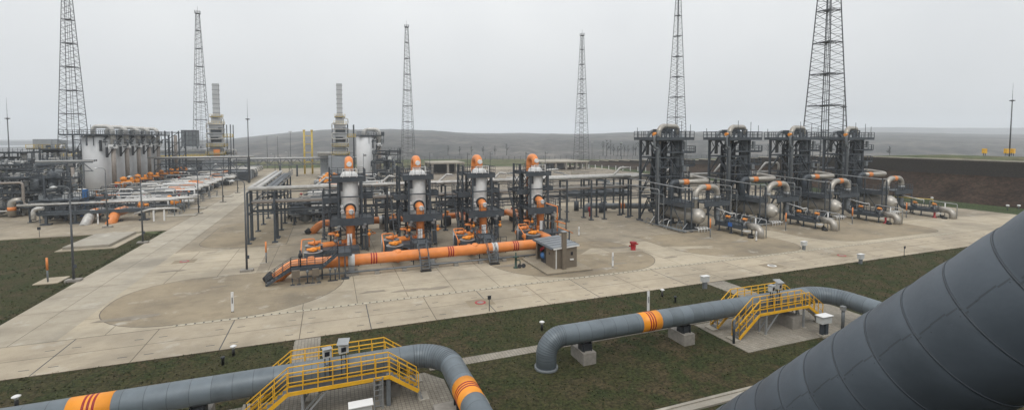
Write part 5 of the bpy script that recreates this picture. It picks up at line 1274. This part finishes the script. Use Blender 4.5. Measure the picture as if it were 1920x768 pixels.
for k in range(8):
    manifold(-56 + .3 * k, -30.2 + (1.5 if k in (4, 6) else 0), 136 + 9.1 * k, 20 + k, 'row of white pipe loops in the left manifold, %s row from the viewer' % NW[k], 'pipe loop rows of the left manifold', True, 2, k >= 2)
for k in range(3):
    manifold(-50 + 2 * k, -27.5 - .8 * k, 118 + 5.8 * k, 40 + k, 'low %s front row of pipes in the left manifold near the lamp posts' % ('first', 'second', 'third')[k], 'front rows of the left manifold', False, 1, False, 1.6)
for k in range(9):
    manifold(-7.5 + .5 * k, 15 - (9 if k < 3 else 0), 97 + 9.1 * k, 60 + k, 'row of pipe loops with orange valves behind the front rack, %s row from the viewer' % NW[k], 'pipe loop rows behind the front rack', k > 2, 2, k in (5, 6), 2.2)
# nearest end of the left manifold
t = thing('manifold_platform', 'dark grey railed platform at the near end of the left manifold', 'platform', (-38, 107, 0))
g = MB(); g.box(-47, -31, 104.6, 107.6, 1.9, 2.1); g.bar((-47, 104.6, 1.9), (-31, 104.6, 1.9), .08, .5); g.bar((-31, 104.6, 1.9), (-31, 107.6, 1.9), .08, .5); g.build('deck', 'steel', t)
MB().rail([(-47, 104.6, 2.1), (-31, 104.6, 2.1), (-31, 107.6, 2.1)], 1.1, .9, .07).build('railing', 'steel', t)
for x in (-46, -42, -36, -32): g = MB(); g.bar((x, 104.9, 0), (x, 104.9, 1.9), .35); g.cbox(x, 104.9, 0, 1.4, 1.0, .25); g.build('column', 'steel', t)
for i, (x, m_, l) in enumerate(((-40, 'insul', 'white pipe end angling down into the concrete under the left manifold'), (-36.4, 'orange', 'orange pipe end angling down into the concrete under the left manifold'))):
    t = thing('pipe_end', l, 'pipe', (x, 103, 0)); MB().pipe([(x, 109.5, 1.5), (x, 105.5, 1.5), (x, 102.6, -.5)], .78, 2.2, 20, 8).build('pipe', m_, t)
    if i == 0: MB().tube([(x, 107.6, 1.5), (x, 106.2, 1.5)], .8, 20).build('orange_band', 'orange', t)
t = thing('manifold_bend', 'white elbow at the left end of the dark manifold platform', 'pipe', (-47, 104, 0)); MB().pipe([(-46, 104.3, 3.0), (-47.4, 104.3, 3.0), (-47.4, 104.3, 1.2)], .32, 1, 12, 6).build('pipe', 'insul', t)
t = thing('blue_stand', 'tall blue steel stand in the left manifold', 'stand', (-43, 112, 0)); MB().box(-43.5, -42.8, 111.6, 112.3, 1.2, 5.4).build('body', 'blue', t); MB().box(-44.0, -43.6, 111.6, 112.1, .3, 3.6).build('side_frame', 'signblue', t)
for i, (x, y, z) in enumerate(((-41, 112, 3.0), (-34, 110, 2.2), (-31.5, 118, 2.4), (-29.5, 113, 2.2))):
    t = thing('actuated_valve', 'orange actuator %s in the near end of the left manifold' % ['just right of the blue stand', 'over the dark platform', 'farther back on the right', 'nearest the lamp posts'][i], 'valve', (x, y, 0), 'orange actuators in the left manifold')
    MB().lathe((x, y, 0), [(.5, .2), (.5, z - .6), (.2, z - .5)], 12).build('body', 'steel', t); g = MB(); g.lathe((x, y, z - .5), [(.4, 0), (.6, .3), (.5, .9), (.2, 1.2)], 12); g.lathe((x + .6, y, z), [(.3, -.4), (.3, .6)], 10, 'x'); g.build('actuator', 'orange_deep', t)
for i in range(4):
    y = 106 + i * 3.3; z = 3.3 - .2 * i; t = thing('white_pipe', 'long white pipe crossing the near end of the left manifold, %s from the viewer' % NW[i], 'pipe', (-38, y, 0), 'long white pipes at the near end of the left manifold')
    MB().pipe([(-51 + i, y + 1.5, z), (-28 + (i % 3), y + 1.5, z), (-28 + (i % 3), y + 4, z - .5)], .14 if i % 2 else .2, .6, 10, 5).build('pipe', 'insul', t)
    for q in range(5): MB().bar((-48 + q * 5, y + 1.5, 0), (-48 + q * 5, y + 1.5, z - .2), .14).build('support', 'steel_light', t)
t = thing('white_hoop', 'low white hoop pipe on two stands before the left manifold', 'pipe', (-29, 105, 0)); MB().pipe([(-33, 103.5, 1.4), (-30.5, 103, 2.2), (-26.5, 103, 2.2), (-26.3, 105, 1.3)], .2, .7, 10, 5).build('pipe', 'insul', t)
for k, x in enumerate((-30, -28.4)): MB().bar((x, 103, 0), (x, 103, 2), .22).build('stand', 'white', t)
for i in range(7):
    x = -29.2 + rnd(-.8, .8); y = 112 + i * 5; t = thing('valve_stand', 'small blue grey stand along the road edge of the left manifold, %s from the viewer' % NW[i], 'stand', (x, y, 0), 'small stands along the left manifold')
    MB().cbox(x, y, 0, 2.4, 1.6, .12).build('base', 'concblock', t); g = MB(); [g.bar((x + a, y + b, .1), (x + a, y + b, 1.5), .12) for a in (-.9, .9) for b in (-.6, .6)]; g.bar((x - .9, y - .6, 1.5), (x + .9, y - .6, 1.5), .12); g.bar((x - .9, y - .6, .2), (x + .9, y - .6, 1.4), .1); g.build('frame', 'steel_light', t)
for i, (x, y) in enumerate(((-27.5, 118), (-27, 108), (-26, 139))):
    g = MB(); g.cbox(x, y, 0, 5, 2.4, .18); one(g, 'plinth', 'slab', 'low bare concrete plinth %s' % ['beside the third lamp post', 'nearest the left lawn', 'farther along the left manifold'][i], 'plinth', (x, y, 0), 'bare plinths')
# ---------------------------------------------------------------- long pipe bridge, buildings, stacks
t = thing('pipe_bridge', 'long trussed pipe bridge spanning the road in the background', 'pipe bridge', (-30, 205, 0))
g = MB()
for y in (204, 206.4):
    for z in (4.6, 6.9): g.bar((-62, y, z), (22, y, z), .26)
    for k in range(21): x = -62 + 4 * k; g.bar((x, y, 4.6), (x + 2, y, 6.9), .15); g.bar((x + 2, y, 6.9), (x + 4, y, 4.6), .15); g.bar((x, y, 4.6), (x, y, 6.9), .15)
g.build('truss', 'steel_light', t)
for x in (-60, -45, -30, -18.2, -12.2, 4, 18): g = MB(); g.bar((x, 204, 0), (x, 204, 4.6), .5); g.bar((x, 206.4, 0), (x, 206.4, 4.6), .5); g.build('leg', 'steel', t)
for q in range(5): MB().pipe([(-62, 204.3 + q * .5, 7.2), (22, 204.3 + q * .5, 7.2)], (.16, .28, .14, .3, .2)[q], n=8).build('pipe', ('insul', 'galv', 'steel', 'insul', 'steel_light')[q], t)
t = thing('pipe_bridge', 'nearer trussed pipe rack ending in a latticed leg at the edge of the far road', 'pipe bridge', (-40, 180, 0))
g = MB()
for z in (4.4, 6.6, 8.4): g.bar((-52, 181, z), (-25.6, 181, z), .24); g.bar((-52, 184, z), (-25.6, 184, z), .24)
for k in range(7): x = -52 + 3.8 * k; g.bar((x, 181, 4.4), (x + 1.9, 181, 6.6), .15); g.bar((x + 1.9, 181, 6.6), (x + 3.8, 181, 4.4), .15); g.bar((x, 181, 0), (x, 181, 8.4), .2)
for a in (-31.5, -25.8): g.bar((a, 181, 0), (a, 181, 8.4), .35); g.bar((a, 184, 0), (a, 184, 8.4), .35)
g.bar((-31.5, 181, .2), (-25.8, 181, 4.4), .2); g.bar((-31.5, 181, 4.4), (-25.8, 181, .2), .2); g.build('truss', 'steel', t)
for q in range(4): MB().pipe([(-54, 181.3 + q * .7, 8.8), (-24, 181.3 + q * .7, 8.8)], (.2, .3, .16, .24)[q], n=8).build('pipe', ('insul', 'galv', 'insul', 'steel_light')[q], t)
t = thing('pipe_bundle', 'row of low grey boxes and white pipes beyond the latticed leg by the far road', 'pipes', (-26, 200, 0))
for k in range(5): MB().box(-34, -27, 190 + k * 5, 193 + k * 5, .2, 3.2).build('box', ('steel', 'building', 'steel_light')[k % 3], t); MB().pipe([(-38, 191 + k * 5, 4), (-25, 191 + k * 5, 4), (-25, 191 + k * 5, 2.5)], .25, .8, 8, 4).build('pipe', 'insul', t)
# hall
t = thing('compressor_hall', 'long low grey hall with ochre stripe behind the left manifold', 'building', (-55, 225, 0))
x, y, _ = fromcam(352, 188)
MB().box(x - 16, x + 10, y, y + 16, 0, 9.6).build('wall', 'building', t); MB().box(x - 16.3, x + 10.3, y - .3, y + 16.3, 9.6, 10.5).build('roof', 'galv', t)
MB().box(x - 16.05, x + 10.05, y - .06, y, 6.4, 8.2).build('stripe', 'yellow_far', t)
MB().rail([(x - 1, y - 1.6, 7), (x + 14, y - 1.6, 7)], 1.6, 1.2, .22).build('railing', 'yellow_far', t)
g = MB(); g.box(x - 1, x + 14, y - 1.8, y - .1, 6.5, 7.0); g.build('gallery', 'steel', t)
for k in range(3): MB().box(x - 13 + 8 * k, x - 9 + 8 * k, y - .1, y, 1, 4.2).build('door', 'dark', t)
for k in range(8): MB().pipe([(x + 7 + k * 1.2, y - 3, 8.4), (x + 7 + k * 1.2, y - 3, 10.4), (x + 8.8 + k * 1.2, y - 3, 10.4), (x + 8.8 + k * 1.2, y - 3, 8.4)], .25, .6, 8, 4).build('vent_pipe', 'insul', t)
x, y, _ = fromcam(355, 200)
t = thing('air_intake_house', 'large grey louvred box standing above the low hall', 'building', (x, y, 0))
MB().box(x - 2.7, x + 2.7, y, y + 5, 11.5, 18.4).build('box', 'steel_light', t); g = MB()
for k in range(5): g.box(x - 2.7 + 1.35 * k - .05, x - 2.7 + 1.35 * k + .05, y - .1, y, 11.5, 18.4)
for k in range(4): g.box(x - 2.7, x + 2.7, y - .08, y, 12 + 2 * k, 12.15 + 2 * k)
g.build('rib', 'steel', t); g = MB(); [g.bar((x + a, y + b, 0), (x + a, y + b, 11.5), .4) for a in (-3, 3) for b in (.3, 5.7)]; g.build('leg', 'steel', t)
def stack(u, D, label):
    x, y, _ = fromcam(u, D); t = thing('exhaust_stack', label, 'exhaust stack', (x, y, 0), 'banded exhaust stacks with pipe galleries')
    MB().cbox(x, y, 24.2, 2.1, 2.1, 12.4).build('flue', 'towerwhite', t); g = MB()
    for k in range(7): g.cbox(x, y, 25 + k * 1.8, 2.3, 2.3, .14)
    g.build('flue_band', 'steel_light', t)
    MB().cbox(x, y, 20.6, 3.2, 3.2, 3.6).build('transition', 'towerwhite', t)
    MB().cbox(x, y, 8, 4.3, 4.6, 12.6).build('casing', 'towerwhite', t); MB().cbox(x + .1, y - 2.4, 13.5, 3.6, .3, 2.0).build('louvre', 'dark', t); MB().cbox(x + .1, y - 2.4, 17.4, 3.6, .3, 1.5).build('louvre', 'steel', t)
    MB().cbox(x + .3, y - 3.1, 8, 2.2, .3, 2.6).build('panel', 'orange', t) if u < 500 else None
    g = MB()
    for z, w in ((8.4, 3.4), (11.6, 3.1), (20.4, 2.4), (23.2, 2.0)):
        g.box(x - w, x + w, y - w - .3, y + w, z, z + .16)
        p = MB().rail([(x - w, y - w - .3, z + .16), (x + w, y - w - .3, z + .16), (x + w, y + w, z + .16)], 1.1, 1.0, .07).build('railing', 'yellow_far', t)
    g.build('gallery', 'steel', t)
    for k in range(7):
        z = 9 + k * 1.9; s = (-1) ** k
        MB().pipe([(x - (2.5 + .5 * (k % 3)) * s, y - 3.2, z), (x + 3.0 * s, y - 3.2, z), (x + 3.0 * s, y - 3.2, z + 2.4), (x + 1 * s, y - 2.8, z + 2.4)], .2, .7, 8, 4).build('pipe', ('insul', 'steel_light', 'insul')[k % 3], t)
    g = MB(); [g.bar((x + a, y + b, 0), (x + a, y + b, 20.4), .3) for a in (-2.9, 2.9, 5.2) for b in (-2.9, 2.9)]; g.build('column', 'steel', t)
    g = MB(); g.box(x + 2.6, x + 5.8, y - 3.2, y - 1, 15.2, 15.4); g.box(x + 2.6, x + 5.4, y - 3.2, y - 1, 9.2, 9.4); g.build('side_gallery', 'steel', t); MB().rail([(x + 2.6, y - 3.2, 15.4), (x + 5.8, y - 3.2, 15.4), (x + 5.8, y - 1, 15.4)], 1.2, .9, .12).build('railing', 'yellow_far', t)
    MB().cbox(x, y, -.1, 9, 9, 8.1).build('base', 'building', t)
    return t
stack(408, 190, 'white banded exhaust stack beside the lattice tower and grey intake box')
stack(638, 190, 'white banded exhaust stack behind the leftmost orange topped column')
x, y, _ = fromcam(578, 200)
t = thing('twin_mast', 'pair of tall pale yellow posts against the hills', 'frame', (x, y, 0)); g = MB()
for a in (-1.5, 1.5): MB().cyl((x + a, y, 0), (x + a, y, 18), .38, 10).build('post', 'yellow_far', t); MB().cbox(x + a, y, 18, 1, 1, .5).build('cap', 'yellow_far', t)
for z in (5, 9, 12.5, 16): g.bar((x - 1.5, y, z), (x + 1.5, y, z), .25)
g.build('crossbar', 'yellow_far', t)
t = thing('storage_tanks', 'row of white pipes and low roofs right of the pale yellow posts', 'pipes', (0, 212, 0)); x, y, _ = fromcam(605, 188)
for k in range(4): MB().pipe([(x - 2, y + k, 9.2 - .4 * k), (x + 9, y + k, 9.2 - .4 * k), (x + 9, y + k, 6)], .3, .8, 8, 4).build('pipe', 'insul', t)
MB().box(x - 1, x + 10, y + 3, y + 9, 0, 8).build('house', 'building', t)

# ---------------------------------------------------------------- concrete shelters in the dirt yard
def shelter(x0, x1, y0, y1, h, label, nx, ny, back=False):
    t = thing('concrete_shelter', label, 'shelter', ((x0 + x1) / 2, y0, 0)); MB().box(x0 - .8, x1 + .8, y0 - .8, y1 + .8, h - .6, h).build('roof', 'slab', t)
    for i in range(nx + 1):
        for j in range(ny + 1):
            if 0 < i < nx and 0 < j < ny: continue
            x = x0 + (x1 - x0) * i / nx; y = y0 + (y1 - y0) * j / ny; MB().cbox(x, y, -.1, .9, .9, h - .5).build('column', 'concblock', t)
    if back: MB().box(x0 + 1, x1 - 1, y1 - 3, y1 - 2.5, 0, h - .6).build('back_wall', 'dark', t)
    else: MB().box(x0 + 5, x0 + 13, y0 + 6, y0 + 12, 0, h - .6).build('inner_wall', 'building', t)
x, y, _ = fromcam(806, 196); shelter(x + 1, x + 14, y, y + 14, 4.9, 'open concrete shelter with flat roof between second and third orange topped columns', 2, 2, True)
x, y, _ = fromcam(1022, 222); shelter(x, x + 22, y, y + 22, 4.0, 'wide flat roofed concrete shelter on many columns below a lattice tower', 4, 4)
rr = random.Random(8)
t = thing('foundation_beams', 'scattered concrete beams and slabs lying in the dirt yard', 'beams', (70, 130, 0)); 
for k in range(46):
    x = rr.uniform(34, 112); y = rr.uniform(102, 190); MB().cbox(x, y, -.1, rr.uniform(3, 9), rr.uniform(.4, 1.6), rr.uniform(.3, .8), R(rr.choice((0, 90)))).build('beam', rr.choice(('slab', 'concblock', 'steel_light')), t)
g = MB()
for k in range(900):
    x = rr.uniform(28, 125); y = rr.uniform(97, 215); s = rr.uniform(.15, .7); g.cbox(x, y, -.12, s * 1.8, s, s * .5, rr.uniform(0, 3))
struct(g.build('rubble', 'slab'), 'stuff')
t = thing('pipe_stack', 'dark pipes lying on supports beyond the right rack', 'pipes', (62, 106, 0))
for k in range(7): MB().pipe([(58 + k * 2.5, 104, .8), (58 + k * 2.5, 112, .8)], .6, n=14).build('pipe', 'steel', t)
MB().rail([(50, 99.5, 0), (78, 99.5, 0)], 1.5, 2, .08).build('railing', 'steel_light', t)
# fence along far road
t = thing('post_fence', 'fence of pale posts along the far road on the green field', 'fence', (135, 190, 0))
for k in range(26):
    f = k / 25; x = 109 + 38 * f + 1; y = 233 - 92 * f; MB().cbox(x, y, -.05, .25, .25, 2.0).build('post', 'white', t)
MB().bar((110, 233, 1.7), (148, 141, 1.7), .05).build('wire', 'steel_light', t)
t = thing('perimeter_fence', 'long thin dark fence on the far edge of the plain', 'fence', (120, 300, 0)); g = MB()
for k in range(90): x = 20 + k * 4.0; y = 330 - k * .9; g.bar((x, y, -.05), (x, y, 2.6), .14)
g.build('posts', 'steel', t).__setitem__('kind', 'stuff'); g = MB(); [g.bar((20, 330, z), (376, 250, z), .07) for z in (1, 1.8, 2.5)]; g.build('wire', 'steel', t)
# yellow cabins, lights on the high ground
for i, (u, l) in enumerate(((1846, 'left'), (1887, 'middle'), (1899, 'right'))):
    x, y, _ = fromcam(u, 150); h0 = hz(y); t = thing('yellow_box', '%s of three yellow boxes on stands above the stone wall' % l, 'box', (x, y, h0), 'yellow boxes on the high ground')
    MB().cbox(x, y, h0 + .6, 1.0, .9, 1.5).build('box', 'yellow', t); g = MB(); [g.bar((x + a, y, h0 - .2), (x + a, y, h0 + .8), .15) for a in (-.5, .5)]; g.build('stand', 'steel', t)
for i, (x, y, l) in enumerate(((128.5, 77.8, 'white floodlight on the grass verge behind the fourth outlet pipe'), (131.5, 68, 'small white light on the grass verge'), (131, 54.5, 'left of two white lights at the foot of the brown bank'), (133, 53.6, 'right of two white lights at the foot of the brown bank'))):
    t = thing('ground_light', l, 'light', (x, y, .1), 'white lights on the grass verge'); MB().cyl((x, y, -.1), (x, y, .9 + .7 * (i == 0)), .07, 8).build('post', 'steel', t); MB().lathe((x, y, .85 + .7 * (i == 0)), [(.2, 0), (.3, .25), (.2, .4)], 10).build('head', 'white', t)
# far bare trees and poles on the plain
def baretree(x, y, h, seed, label, z0=0):
    rr = random.Random(seed); t = thing('bare_tree', label, 'tree', (x, y, z0), 'bare trees on the far plain')
    MB().tube([(x, y, z0 - .3), (x + rr.uniform(-.2, .2), y, z0 + h * .95)], [h * .022, .03], 6).build('trunk', 'dark', t); g = MB()
    for k in range(26):
        f = rr.uniform(.3, .95); a = rr.uniform(0, 6.28); L = h * rr.uniform(.1, .26) * (1.15 - f); z = z0 + h * f; p = (x, y, z); q = (x + L * math.cos(a), y + L * math.sin(a), z + L * rr.uniform(.7, 1.5)); g.bar(p, q, .1)
        for m_ in range(3): b = a + rr.uniform(-.9, .9); f2 = rr.uniform(.4, 1); s = tuple(p[i] + (q[i] - p[i]) * f2 for i in range(3)); g.bar(s, (s[0] + L * .5 * math.cos(b), s[1] + L * .5 * math.sin(b), s[2] + L * .5), .06)
    g.build('crown', 'dark', t); return t
spots = [(1130 + 7 * k + rnd(-2, 2), 420 + rnd(-25, 25), rnd(9, 15)) for k in range(22)] + [(1440 + 28 * k, 400 + rnd(-20, 20), rnd(9, 14)) for k in range(6)] + [(840 + 22 * k, 430, rnd(7, 12)) for k in range(6)]
for i, (u, D, h) in enumerate(spots):
    x, y, _ = fromcam(u, D)
    lab = 'bare thin tree in the row on the far plain between shelter and grey towers' if i < 22 else ('bare tree seen between the right grey towers' if i < 28 else 'bare tree on the far plain behind the white columns')
    baretree(x, y, h, i, lab)
x, y, _ = fromcam(1668, 230); baretree(x, y, 5, 77, 'lone bushy bare tree on the high ground above the stone wall', 6)
# grass tufts and dead leaves on the near lawn
rr = random.Random(31); g = MB(); cnt = 0
def onpave(x, y):
    return (-2.7 < x < -.9 and y > 29.3) or (36.2 < x < 38.6 and y > 28.3) or (5.8 < x < 34 and 29.8 < y < 31) or (-9.6 < x < 6.5 and 21.9 < y < 29.9) or (27.1 < x < 42.1 and 24.4 < y < 29.9) or (12.9 < x < 30.1 and 20.1 < y < 21) or (36 < x < 40 and y > 38)
while cnt < 17000:
    x = rr.uniform(-26, 92); y = 38.3 - (rr.random() ** 1.3) * 22
    if x > 60 and rr.random() < .5: continue
    if onpave(x, y): continue
    cnt += 1; s = rr.uniform(.03, .11); a = rr.uniform(0, 6.28)
    b = len(g.v); c, n_ = math.cos(a) * s, math.sin(a) * s; tx, ty = rr.uniform(-.06, .06), rr.uniform(-.06, .06)
    g.v += [(x - c, y - n_, -.05), (x + c, y + n_, -.05), (x + tx, y + ty, -.05 + rr.uniform(.04, .13))]; g.face([b, b + 1, b + 2])
m, nt, b_ = newmat('tuft'); n_ = noise(nt, .9, 6, .7); n2_ = noise(nt, 13, 2)
a_ = ramp(nt, n2_.outputs['Fac'], [(.35, (.02, .034, .012)), (.5, (.04, .055, .02)), (.62, (.075, .058, .033)), (.72, (.17, .14, .09))]).outputs[0]; nt.links.new(a_, b_.inputs['Base Color']); b_.inputs['Roughness'].default_value = .9
M['tuft'] = m; struct(g.build('grass', 'tuft'), 'stuff')
g = MB()
for k in range(9000):
    x = rr.uniform(-80, -25.3) if k % 3 else -25.2 - rr.random() * .6; y = rr.uniform(40, 91)
    if not k % 3 and k % 15: continue
    if x > -36 and (79 < y < 91 or 62 < y < 65) and x < -26.5: continue
    s = rr.uniform(.06, .16); a = rr.uniform(0, 6.28); b = len(g.v); c, n_ = math.cos(a) * s, math.sin(a) * s
    g.v += [(x - c, y - n_, -.02), (x + c, y + n_, -.02), (x, y, rr.uniform(.04, .14))]; g.face([b, b + 1, b + 2])
struct(g.build('grass', 'tuft'), 'stuff')

# ================================================================== air, sky, light
g = MB(); g.box(-3000, 8500, -3000, 8500, -200, 260)
hz_o = g.build('haze', 'dark'); hz_o['kind'] = 'stuff'
m = bpy.data.materials.new('haze_air'); m.use_nodes = True; nt = m.node_tree; nt.nodes.clear()
out = node(nt, 'ShaderNodeOutputMaterial'); pv = node(nt, 'ShaderNodeVolumePrincipled'); pv.inputs['Color'].default_value = (.91, .955, 1, 1); pv.inputs['Density'].default_value = .0003
nt.links.new(pv.outputs[0], out.inputs['Volume']); hz_o.data.materials[0] = m

w = bpy.data.worlds.new('World'); SC.world = w; w.use_nodes = True; nt = w.node_tree
bg = nt.nodes['Background']
sky = node(nt, 'ShaderNodeTexSky'); sky.sky_type = 'NISHITA'; sky.sun_disc = False; sky.sun_elevation = R(48); sky.sun_rotation = R(200); sky.air_density = 1.2; sky.dust_density = 5; sky.ozone_density = 1
hs = node(nt, 'ShaderNodeHueSaturation'); hs.inputs['Saturation'].default_value = .12; hs.inputs['Value'].default_value = 1; nt.links.new(sky.outputs[0], hs.inputs['Color'])
tc = node(nt, 'ShaderNodeTexCoord'); sxy = node(nt, 'ShaderNodeSeparateXYZ'); nt.links.new(tc.outputs['Generated'], sxy.inputs[0])
cl = noise(nt, 1.6, 5, .5, src=tc.outputs['Generated'])
grad = ramp(nt, sxy.outputs[2], [(0., (.87, .875, .87)), (.1, (.87, .88, .885)), (.32, (1.02, 1.035, 1.045)), (1., (1.6, 1.61, 1.62))])
cloud = ramp(nt, cl.outputs['Fac'], [(.35, (.88, .89, .905)), (.65, (1.05, 1.05, 1.045))])
flat = mixc(nt, 1., grad.outputs[0], cloud.outputs[0], 'MULTIPLY')
flat = mixc(nt, 1., flat, (10, 10, 10), 'MULTIPLY')
tot = mixc(nt, .85, hs.outputs[0], flat)
nt.links.new(tot, bg.inputs['Color']); bg.inputs['Strength'].default_value = .1
sl = bpy.data.lights.new('sun', 'SUN'); sl.energy = 1.0; sl.angle = R(25); sl.color = (1, .96, .9)
so = bpy.data.objects.new('sun', sl); COL.objects.link(so); so.rotation_euler = (R(38), 0, R(-25))
SC.view_settings.view_transform = 'Standard'; SC.view_settings.look = 'None'; SC.view_settings.exposure = 0.0; SC.view_settings.gamma = 1
SC.cycles.max_bounces = 6; SC.cycles.diffuse_bounces = 3; SC.cycles.glossy_bounces = 2; SC.cycles.volume_bounces = 2
for o in bpy.data.objects:
    if '_o' in o: del o['_o']
